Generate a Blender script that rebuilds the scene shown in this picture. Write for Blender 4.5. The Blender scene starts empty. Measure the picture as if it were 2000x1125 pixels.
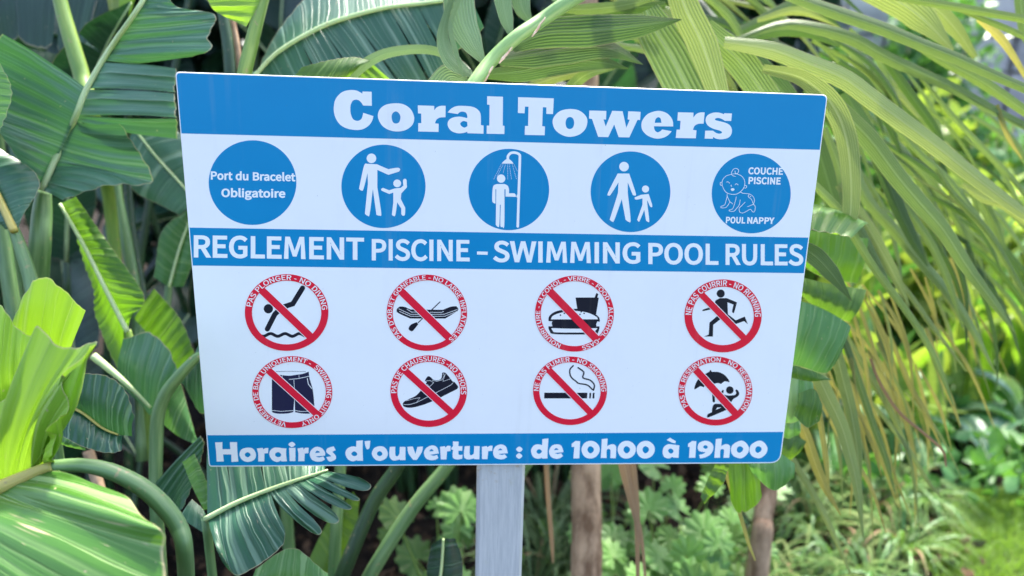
import bpy, math, random
from math import sin, cos, pi, radians, sqrt, atan2
from mathutils import Vector, Matrix, noise
random.seed(7)
C = bpy.context.scene
COL = C.collection
R = random.random
U = random.uniform

# ------------------------------------------------------------------ camera
F = 1444.0                                   # focal length in pixels of a 2000 px wide picture
CAM = Vector((0, 0, 1.5))
_v = Vector((-147.9, 5544.2, F)).normalized()          # world 'down' seen from the camera (x right, y down, z forward)
_up = -_v
_fw = (Vector((0, 0, 1)) - _up * _up.z).normalized()
_rt = _fw.cross(_up)
W = Matrix((_rt, _fw, _up))                  # camera axes -> world axes
def P(px, py, d):
    """point at forward distance d (metres) on the line of sight of a picture point"""
    return CAM + W @ Vector(((px-1000)/F*d, (py-562.5)/F*d, d))
def G(px, py, z=0.0):
    r = W @ Vector(((px-1000)/F, (py-562.5)/F, 1.0))
    return CAM + r * ((z-CAM.z)/r.z)
cd = bpy.data.cameras.new('camera')
cam = bpy.data.objects.new('camera', cd); COL.objects.link(cam)
cx, cy, cz = W @ Vector((1,0,0)), W @ Vector((0,-1,0)), W @ Vector((0,0,-1))
cam.matrix_world = Matrix(((cx.x,cy.x,cz.x,CAM.x),(cx.y,cy.y,cz.y,CAM.y),(cx.z,cy.z,cz.z,CAM.z),(0,0,0,1)))
cd.sensor_width = 36; cd.lens = F/2000*36
cd.clip_start = 0.02; cd.clip_end = 500
cd.dof.use_dof = True; cd.dof.focus_distance = 0.93; cd.dof.aperture_fstop = 2.6
C.camera = cam

# ------------------------------------------------------------------ world, sun, exposure
SUN_EL, SUN_AZ = radians(62), radians(18)    # azimuth clockwise from straight ahead: behind the plants, a little right
wd = bpy.data.worlds.new('World'); C.world = wd; wd.use_nodes = True
nt = wd.node_tree; nt.nodes.clear()
sky = nt.nodes.new('ShaderNodeTexSky'); sky.sky_type = 'NISHITA'; sky.sun_disc = False
sky.sun_elevation = SUN_EL; sky.sun_rotation = SUN_AZ
sky.air_density = 0.8; sky.dust_density = 3.5; sky.ozone_density = 1.0
bg = nt.nodes.new('ShaderNodeBackground'); bg.inputs[1].default_value = 0.15
wo = nt.nodes.new('ShaderNodeOutputWorld')
nt.links.new(sky.outputs[0], bg.inputs[0]); nt.links.new(bg.outputs[0], wo.inputs[0])
sl = bpy.data.lights.new('sun', 'SUN'); sl.energy = 2.5; sl.angle = radians(3); sl.color = (1.0, 0.95, 0.86)
so = bpy.data.objects.new('sun', sl); COL.objects.link(so)
so.location = (0, 0, 8)
sd = Vector((sin(SUN_AZ)*cos(SUN_EL), cos(SUN_AZ)*cos(SUN_EL), sin(SUN_EL)))
so.rotation_euler = sd.to_track_quat('Z', 'Y').to_euler()
C.view_settings.view_transform = 'Standard'; C.view_settings.look = 'None'
C.view_settings.exposure = 2.45; C.view_settings.gamma = 1.0; C.view_settings.use_curve_mapping = False
C.render.engine = 'CYCLES'
C.cycles.use_denoising = True
C.cycles.max_bounces = 8; C.cycles.diffuse_bounces = 4; C.cycles.glossy_bounces = 3; C.cycles.transmission_bounces = 5
C.cycles.caustics_reflective = False; C.cycles.caustics_refractive = False

# ------------------------------------------------------------------ object helpers
def srgb(r, g, b):
    f = lambda c: (c/255/12.92 if c/255 <= .04045 else ((c/255+.055)/1.055)**2.4)
    return (f(r), f(g), f(b), 1)
def tag(o, label=None, cat=None, group=None, kind=None):
    if label: o['label'] = label
    if cat: o['category'] = cat
    if group: o['group'] = group
    if kind: o['kind'] = kind
    return o
def thing(name, loc, label, cat, group=None):
    o = bpy.data.objects.new(name, None); o.location = loc; o.empty_display_size = .05
    COL.objects.link(o); return tag(o, label, cat, group)
def root_loc(o):
    v = Vector(o.location)
    while o.parent: o = o.parent; v += Vector(o.location)
    return v
class MB:
    def __init__(s): s.v = []; s.f = []; s.uv = []
    def add(s, vs, fs, uvs=None):
        n = len(s.v); s.v += [tuple(p) for p in vs]
        s.f += [tuple(i+n for i in f) for f in fs]
        s.uv += (uvs if uvs else [(0, 0)]*len(vs))
    def build(s, name, mat, parent=None, smooth=True):
        off = root_loc(parent) if parent else Vector((0,0,0))
        me = bpy.data.meshes.new(name)
        me.from_pydata([(x-off.x, y-off.y, z-off.z) for x, y, z in s.v], [], s.f)
        ul = me.uv_layers.new(name='UVMap')
        idx = [0]*len(me.loops); me.loops.foreach_get('vertex_index', idx)
        flat = []
        for i in idx: flat += s.uv[i]
        ul.data.foreach_set('uv', flat)
        if smooth: me.polygons.foreach_set('use_smooth', [True]*len(me.polygons))
        me.materials.append(mat)
        o = bpy.data.objects.new(name, me); COL.objects.link(o)
        if parent: o.parent = parent
        return o
def crv(pts, n):
    """Catmull-Rom through pts, n+1 samples"""
    pts = [Vector(p) for p in pts]; m = len(pts)
    if m == 1: return [pts[0]]*(n+1)
    out = []
    for k in range(n+1):
        t = k/n*(m-1); i = min(int(t), m-2); u = t-i
        p1, p2 = pts[i], pts[i+1]
        p0 = pts[i-1] if i else p1*2-p2
        p3 = pts[i+2] if i+2 < m else p2*2-p1
        out.append(.5*((2*p1)+(p2-p0)*u+(2*p0-5*p1+4*p2-p3)*u*u+(3*p1-p0-3*p2+p3)*u**3))
    return out
def lut(tab, t):
    x = t*(len(tab)-1); i = min(int(x), len(tab)-2); return tab[i]+(tab[i+1]-tab[i])*(x-i)
def tube(mb, pts, radii, n=24, k=10, flat=1.0):
    c = crv(pts, n); N = None; L = 0; vs = []; uv = []; fs = []
    for i, p in enumerate(c):
        T = (c[min(i+1, n)]-c[max(i-1, 0)]).normalized()
        if N is None: N = T.orthogonal().normalized()
        N = (N - T*N.dot(T)).normalized(); B = T.cross(N)
        r = lut(radii, i/n)
        if i: L += (p-c[i-1]).length
        for j in range(k):
            a = 2*pi*j/k
            vs.append(p+N*cos(a)*r+B*sin(a)*r*flat); uv.append((L, j/k))
    for i in range(n):
        for j in range(k):
            a, b = i*k+j, i*k+(j+1) % k
            fs.append((a, b, b+k, a+k))
    fs.append(tuple(range(k-1, -1, -1))); fs.append(tuple(range(n*k, n*k+k)))
    mb.add(vs, fs, uv)
def toward(p): return (CAM-p).normalized()
def sheet(mb, M, E, n=48, k=8, bulge=0.12, rip=.0012, tears=(), gap=.18, t0=.25, rnd=.25, vs_=.012, updir=None, seed=0, rag=.03):
    """half a blade: ruled between the midrib M and the margin E, ribs arched, torn along the ribs at tears"""
    rg = random.Random(seed+1)
    m = crv(M, n*2); e = crv(E, n*2)
    L = [0]
    for i in range(1, len(m)): L.append(L[-1]+((m[i]-m[i-1]).length+(e[i]-e[i-1]).length)/2)
    def at(tab, s):
        x = max(0, min(1, s))*(len(tab)-1); i = min(int(x), len(tab)-2)
        return tab[i]+(tab[i+1]-tab[i])*(x-i)
    cuts = [0]+sorted(tears)+[1]
    for ci in range(len(cuts)-1):
        a, b = cuts[ci], cuts[ci+1]
        rows = max(2, int(n*(b-a)+.5)); sc = (a+b)/2
        lift = rg.uniform(-.012, .012) if tears else 0
        vs = []; uv = []; fs = []
        tt0 = t0*rg.uniform(.5, 1.8) if tears else 0
        for i in range(rows+1):
            s = a+(b-a)*i/rows; q = abs(2*i/rows-1)
            inner = (i == 0 and ci == 0) or (i == rows and ci == len(cuts)-2)
            for j in range(k+1):
                t = j/k; ss = s; te = t
                if tears and t > tt0:
                    w = (t-tt0)/(1-tt0)
                    if not ((i < rows/2 and ci == 0) or (i > rows/2 and ci == len(cuts)-2)):
                        ss = sc+(s-sc)*(1-gap*w)
                    te = t*(1-rnd*.35*q**3*w)
                if j == k: te *= 1-rag*abs(noise.noise(Vector((at(L, s)*38, seed*2.7, 1))))-rag*.5*abs(noise.noise(Vector((at(L, s)*150, seed*2.7, 5))))
                pm, pe = at(m, ss if t > .01 else s), at(e, ss)
                p = pm.lerp(pe, te); rib = pe-pm
                tan = at(m, ss+.02)-at(m, ss-.02)+at(e, ss+.02)-at(e, ss-.02)
                nn = rib.cross(tan)
                nn = nn.normalized() if nn.length > 1e-9 else toward(p)
                ref = updir if updir else toward(p)
                if nn.dot(ref) < 0: nn = -nn
                u = at(L, s)
                wob = noise.noise(Vector((u*14, t*2.2, seed*3.1)))
                p = p+nn*(bulge*rib.length*sin(pi*te)+rip*sin(2*pi*u/vs_)*min(1, t*4)*1.0+lift*max(0, t-tt0)+.006*wob*t)
                vs.append(p); uv.append((u, t))
        for i in range(rows):
            for j in range(k):
                q0 = i*(k+1)+j
                fs.append((q0, q0+1, q0+k+2, q0+k+1))
        mb.add(vs, fs, uv)
def strap(mb, pts, wid, n=26, fold=.25, tw=0.0, tw1=None, k=6, ref=None, wave=.0):
    """ribbon leaf along pts (3-D), wid = half widths in metres, folded along its middle"""
    c = crv(pts, n); vs = []; uv = []; fs = []; L = 0
    if tw1 is None: tw1 = tw
    for i, p in enumerate(c):
        T = (c[min(i+1, n)]-c[max(i-1, 0)]).normalized()
        r = ref if ref else toward(p)
        S = T.cross(r)
        S = S.normalized() if S.length > 1e-6 else T.orthogonal().normalized()
        a = tw+(tw1-tw)*i/n
        S = Matrix.Rotation(a, 3, T) @ S
        N = S.cross(T)
        if i: L += (p-c[i-1]).length
        w = lut(wid, i/n)
        for j in range(k+1):
            x = 2*j/k-1
            vs.append(p+S*x*w-N*fold*w*abs(x)**1.3+N*wave*w*sin(x*9+i*.2)); uv.append((L, j/k))
    for i in range(n):
        for j in range(k):
            q = i*(k+1)+j; fs.append((q, q+1, q+k+2, q+k+1))
    mb.add(vs, fs, uv)

# ------------------------------------------------------------------ materials
def newmat(name):
    m = bpy.data.materials.new(name); m.use_nodes = True; t = m.node_tree; t.nodes.clear()
    return m, t, t.nodes, t.links
class NB:
    def __init__(s, t): s.t = t; s.n = t.nodes; s.l = t.links
    def val(s, x, sock):
        if isinstance(x, (int, float)): sock.default_value = x
        elif isinstance(x, (tuple, list)): sock.default_value = x
        else: s.l.new(x, sock)
    def math(s, op, a, b=0.0, c=None, clamp=False):
        n = s.n.new('ShaderNodeMath'); n.operation = op; n.use_clamp = clamp
        s.val(a, n.inputs[0]); s.val(b, n.inputs[1])
        if c is not None: s.val(c, n.inputs[2])
        return n.outputs[0]
    def mix(s, f, a, b, mode='MIX'):
        n = s.n.new('ShaderNodeMix'); n.data_type = 'RGBA'; n.blend_type = mode; n.clamp_factor = True
        s.val(f, n.inputs[0]); s.val(a, n.inputs[6]); s.val(b, n.inputs[7]); return n.outputs[2]
    def noise(s, vec, scale, detail=3, rough=.5):
        n = s.n.new('ShaderNodeTexNoise'); n.inputs['Scale'].default_value = scale
        n.inputs['Detail'].default_value = detail; n.inputs['Roughness'].default_value = rough
        if vec is not None: s.l.new(vec, n.inputs['Vector'])
        return n.outputs[0]
    def comb(s, x, y, z=0.0):
        n = s.n.new('ShaderNodeCombineXYZ'); s.val(x, n.inputs[0]); s.val(y, n.inputs[1]); s.val(z, n.inputs[2]); return n.outputs[0]
    def ramp(s, f, a, b):     # smooth 0..1 between a and b
        n = s.n.new('ShaderNodeMapRange'); n.interpolation_type = 'SMOOTHSTEP'
        s.val(f, n.inputs[0]); n.inputs[1].default_value = a; n.inputs[2].default_value = b
        return n.outputs[0]
def leafmat(name, dark, light, vein, glow, trans=.35, rough=.4, spacing=.019, along=False, edge=(.45, .36, .2, 1), scar=.5, spec=.5, vstr=.75, tipdry=0.0, longscar=-.06):
    m, t, n, l = newmat(name); b = NB(t)
    uvn = n.new('ShaderNodeUVMap'); sp = n.new('ShaderNodeSeparateXYZ'); l.new(uvn.outputs[0], sp.inputs[0])
    u, v = sp.outputs[0], sp.outputs[1]
    oi = n.new('ShaderNodeObjectInfo'); rnd = oi.outputs['Random']
    geo = n.new('ShaderNodeNewGeometry')
    tc = n.new('ShaderNodeTexCoord')
    big = b.noise(tc.outputs['Object'], 9, 3)
    if along:
        lon = b.noise(b.comb(b.math('MULTIPLY', u, 4), b.math('MULTIPLY', v, 26), b.math('MULTIPLY', rnd, 40)), 1.0, 3, .6)
        wv = b.math('SINE', b.math('MULTIPLY', v, 62)); line = b.math('MULTIPLY', b.ramp(wv, .4, 1.0), .5)
        f = b.math('MULTIPLY_ADD', big, .35, b.math('MULTIPLY_ADD', wv, .16, b.math('MULTIPLY', lon, .7)))
        mid = b.ramp(b.math('ABSOLUTE', b.math('SUBTRACT', v, .5)), .06, .0)
        line = b.math('MAXIMUM', line, mid)
        hgt = b.math('MULTIPLY_ADD', wv, .5, lon)
    else:
        uw = b.math('ADD', u, b.math('MULTIPLY', b.noise(b.comb(b.math('MULTIPLY', u, 30), b.math('MULTIPLY', v, 1.5)), 1.0, 2), .012))
        ph = b.math('MULTIPLY', uw, 2*pi/spacing)
        wv = b.math('SINE', ph)
        irregular = b.noise(b.comb(b.math('MULTIPLY', u, 45), b.math('MULTIPLY', v, .7), b.math('MULTIPLY', rnd, 40)), 1.0, 2)
        nv = b.noise(b.comb(b.math('MULTIPLY', uw, .62/spacing), b.math('MULTIPLY', rnd, 40)), 1.0, 1)
        nv2 = b.noise(b.comb(b.math('MULTIPLY', uw, 1.7/spacing), b.math('MULTIPLY', rnd, 70), 3.0), 1.0, 1)
        line = b.math('MAXIMUM', b.ramp(b.math('ABSOLUTE', b.math('SUBTRACT', nv, .5)), .02, .005), b.math('MULTIPLY', b.ramp(b.math('ABSOLUTE', b.math('SUBTRACT', nv2, .5)), .05, .01), .35))
        line = b.math('MULTIPLY', line, b.ramp(irregular, .2, .5))
        lon = b.noise(b.comb(b.math('MULTIPLY', u, 320), b.math('MULTIPLY', v, 2.5), b.math('MULTIPLY', rnd, 40)), 1.0, 3, .6)
        f = b.math('MULTIPLY_ADD', big, .6, b.math('MULTIPLY', lon, .45))
        hgt = b.math('ADD', b.math('MULTIPLY', line, 1.2), b.math('ADD', b.math('MULTIPLY', nv, 1.5), b.math('MULTIPLY', lon, .8)))
    f = b.math('ADD', f, b.math('MULTIPLY', b.math('SUBTRACT', rnd, .5), .5))
    col = b.mix(b.ramp(f, .3, .85), dark, light)
    col = b.mix(b.math('MULTIPLY', line, vstr), col, vein)
    # scars: pale/brown streaks running along the veins, plus specks
    if along: sn = b.noise(b.comb(b.math('MULTIPLY', u, 18), b.math('MULTIPLY', v, 30), b.math('MULTIPLY', rnd, 90)), 1.0, 2)
    else: sn = b.math('MAXIMUM', b.noise(b.comb(b.math('MULTIPLY', u, 260), b.math('MULTIPLY', v, 6), b.math('MULTIPLY', rnd, 90)), 1.0, 2), b.math('ADD', b.noise(b.comb(b.math('MULTIPLY', u, 110), b.math('MULTIPLY', v, 1.6), b.math('MULTIPLY', rnd, 50)), 1.0, 2), longscar))
    sc = b.math('MULTIPLY', b.ramp(sn, .72, .78), scar)
    spk = b.math('MULTIPLY', b.ramp(b.noise(tc.outputs['Object'], 160, 1), .76, .8), scar)
    col = b.mix(b.math('MAXIMUM', sc, spk), col, (.42, .33, .2, 1))
    if along: ed = b.ramp(b.math('ABSOLUTE', b.math('SUBTRACT', v, .5)), .475, .5)
    else: ed = b.ramp(v, .982, .995)
    col = b.mix(b.math('MULTIPLY', ed, .7), col, edge)
    if tipdry: col = b.mix(b.ramp(b.math('ADD', u, b.math('MULTIPLY', big, .08)), tipdry, tipdry+.09), col, (.36, .3, .1, 1))
    pr = n.new('ShaderNodeBsdfPrincipled'); l.new(col, pr.inputs['Base Color'])
    pr.inputs['Roughness'].default_value = rough; pr.inputs['Specular IOR Level'].default_value = spec
    bp = n.new('ShaderNodeBump'); bp.inputs['Strength'].default_value = .6; bp.inputs['Distance'].default_value = .0014
    l.new(hgt, bp.inputs['Height']); l.new(bp.outputs[0], pr.inputs['Normal'])
    tr = n.new('ShaderNodeBsdfTranslucent'); l.new(b.mix(.75, col, glow), tr.inputs[0]); l.new(bp.outputs[0], tr.inputs['Normal'])
    mx = n.new('ShaderNodeMixShader'); mx.inputs[0].default_value = trans
    l.new(pr.outputs[0], mx.inputs[1]); l.new(tr.outputs[0], mx.inputs[2])
    o = n.new('ShaderNodeOutputMaterial'); l.new(mx.outputs[0], o.inputs[0]); return m
def plainmat(name, col, col2=None, scale=20, rough=.5, spec=.5, bump=.0, bscale=60, stretch=(1, 1, 1), metal=0.0, dist=.002):
    m, t, n, l = newmat(name); b = NB(t)
    tc = n.new('ShaderNodeTexCoord'); mp = n.new('ShaderNodeMapping'); mp.inputs['Scale'].default_value = stretch
    l.new(tc.outputs['Object'], mp.inputs[0])
    pr = n.new('ShaderNodeBsdfPrincipled')
    if col2: l.new(b.mix(b.ramp(b.noise(mp.outputs[0], scale, 5, .6), .32, .68), col, col2), pr.inputs['Base Color'])
    else: pr.inputs['Base Color'].default_value = col
    pr.inputs['Roughness'].default_value = rough; pr.inputs['Specular IOR Level'].default_value = spec; pr.inputs['Metallic'].default_value = metal
    if bump:
        bp = n.new('ShaderNodeBump'); bp.inputs['Strength'].default_value = bump; bp.inputs['Distance'].default_value = dist
        l.new(b.noise(mp.outputs[0], bscale, 5, .6), bp.inputs['Height']); l.new(bp.outputs[0], pr.inputs['Normal'])
    o = n.new('ShaderNodeOutputMaterial'); l.new(pr.outputs[0], o.inputs[0]); return m
def stemmat(name, a, c, rough=.4, trans=.12):
    m, t, n, l = newmat(name); b = NB(t)
    uvn = n.new('ShaderNodeUVMap'); sp = n.new('ShaderNodeSeparateXYZ'); l.new(uvn.outputs[0], sp.inputs[0])
    oi = n.new('ShaderNodeObjectInfo')
    x = b.noise(b.comb(b.math('MULTIPLY', sp.outputs[0], 9), b.math('MULTIPLY', sp.outputs[1], 9), b.math('MULTIPLY', oi.outputs['Random'], 30)), 1, 4, .6)
    col = b.mix(b.ramp(x, .35, .7), a, c)
    tc = n.new('ShaderNodeTexCoord')
    col = b.mix(b.math('MULTIPLY', b.ramp(b.noise(tc.outputs['Object'], 90, 3), .66, .72), .6), col, (.34, .25, .13, 1))
    pr = n.new('ShaderNodeBsdfPrincipled'); l.new(col, pr.inputs['Base Color']); pr.inputs['Roughness'].default_value = rough
    pr.inputs['Subsurface Weight'].default_value = .15; pr.inputs['Subsurface Radius'].default_value = (.004, .008, .002)
    bp = n.new('ShaderNodeBump'); bp.inputs['Strength'].default_value = .2; bp.inputs['Distance'].default_value = .001
    l.new(x, bp.inputs['Height']); l.new(bp.outputs[0], pr.inputs['Normal'])
    tr = n.new('ShaderNodeBsdfTranslucent'); l.new(b.mix(.3, col, (.5, .6, .1, 1)), tr.inputs[0])
    mx = n.new('ShaderNodeMixShader'); mx.inputs[0].default_value = trans; l.new(pr.outputs[0], mx.inputs[1]); l.new(tr.outputs[0], mx.inputs[2])
    o = n.new('ShaderNodeOutputMaterial'); l.new(mx.outputs[0], o.inputs[0]); return m
M = {}
M['blue_leaf'] = leafmat('blue_green_leaf', (.018, .075, .038, 1), (.055, .155, .078, 1), (.27, .4, .27, 1), (.09, .32, .05, 1), .12, .36, spec=.5, vstr=.45)
M['mid_leaf'] = leafmat('mid_green_leaf', (.04, .14, .03, 1), (.1, .24, .06, 1), (.3, .45, .2, 1), (.2, .5, .04, 1), .26, .38, spec=.45, vstr=.6)
M['dark_leaf'] = leafmat('dark_leaf', (.005, .024, .014, 1), (.014, .05, .028, 1), (.045, .1, .06, 1), (.03, .13, .02, 1), .1, .36)  # near-black: the deep shade among the plants is put into this colour
M['lime_leaf'] = leafmat('lime_leaf', (.1, .24, .01, 1), (.22, .39, .03, 1), (.42, .56, .16, 1), (.34, .62, .02, 1), .36, .42, spacing=.026, scar=.7, longscar=-.02, vstr=.5)
M['olive_leaf'] = leafmat('olive_leaf', (.035, .1, .012, 1), (.07, .16, .02, 1), (.14, .25, .05, 1), (.2, .4, .02, 1), .4, .45)
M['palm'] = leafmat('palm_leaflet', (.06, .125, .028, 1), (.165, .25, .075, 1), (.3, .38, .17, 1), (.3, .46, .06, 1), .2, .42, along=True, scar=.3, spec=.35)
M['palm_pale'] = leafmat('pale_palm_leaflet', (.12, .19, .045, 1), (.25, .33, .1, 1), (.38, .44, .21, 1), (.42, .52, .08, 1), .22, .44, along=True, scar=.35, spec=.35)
M['palm_dark'] = leafmat('shaded_palm_leaflet', (.02, .06, .014, 1), (.07, .13, .035, 1), (.14, .21, .08, 1), (.16, .32, .03, 1), .2, .42, along=True, scar=.2, spec=.35)  # darker copy of the palm leaflet, shade mixed into its colours
M['palm_yel'] = leafmat('yellowing_palm_leaflet', (.2, .22, .04, 1), (.38, .37, .09, 1), (.5, .45, .18, 1), (.56, .5, .08, 1), .3, .5, along=True, scar=.8, tipdry=.3)
M['palm_grey'] = leafmat('grey_green_leaflet', (.1, .18, .075, 1), (.17, .27, .12, 1), (.28, .38, .2, 1), (.24, .42, .1, 1), .16, .42, along=True, scar=.2, vstr=.3, spec=.35)
M['helic'] = leafmat('yellow_green_leaf', (.12, .21, .025, 1), (.24, .35, .05, 1), (.4, .47, .14, 1), (.42, .58, .05, 1), .36, .45)
M['dry'] = leafmat('dry_leaf', (.17, .1, .05, 1), (.34, .22, .12, 1), (.42, .3, .17, 1), (.4, .25, .1, 1), .2, .7, along=True, scar=.2)
M['stem'] = stemmat('green_stem', (.08, .17, .06, 1), (.17, .28, .11, 1))
M['rachis'] = stemmat('pale_green_rachis', (.2, .36, .12, 1), (.32, .48, .18, 1), trans=.2)
M['stem_y'] = stemmat('yellow_green_stem', (.13, .24, .04, 1), (.24, .34, .07, 1))
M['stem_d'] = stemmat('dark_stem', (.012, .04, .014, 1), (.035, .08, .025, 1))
M['rib'] = stemmat('pale_midrib', (.42, .56, .26, 1), (.6, .7, .4, 1), trans=.25)
M['rib_y'] = stemmat('yellow_midrib', (.48, .42, .1, 1), (.62, .52, .16, 1), trans=.3)
M['gap_leaf'] = leafmat('gap_leaf', (.045, .14, .008, 1), (.1, .23, .015, 1), (.28, .42, .1, 1), (.26, .58, .02, 1), .4, .4, spacing=.024, scar=.5, vstr=.5)
M['front_leaf'] = leafmat('front_leaf', (.045, .14, .014, 1), (.1, .225, .035, 1), (.32, .46, .18, 1), (.22, .5, .03, 1), .2, .38, spacing=.03, scar=1.0, longscar=.03, vstr=.6)
M['tuft'] = leafmat('tuft_blade', (.05, .14, .02, 1), (.13, .26, .045, 1), (.3, .4, .15, 1), (.25, .5, .04, 1), .25, .4, along=True, scar=.1, spec=.5)
M['bark'] = plainmat('pale_bark', (.16, .095, .055, 1), (.48, .33, .21, 1), 28, .85, .2, .8, 90, (1, 1, .35), dist=.006)
M['soil'] = plainmat('dark_soil', (.008, .006, .005, 1), (.025, .018, .012, 1), 14, .95, .1, 1, 40, dist=.02)
M['litter'] = plainmat('litter', (.03, .02, .012, 1), (.1, .06, .035, 1), 30, .9, .1)
M['lawn_soil'] = plainmat('lawn_soil', (.04, .06, .02, 1), (.07, .1, .03, 1), 20, .95, .1, .5, 60)

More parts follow.
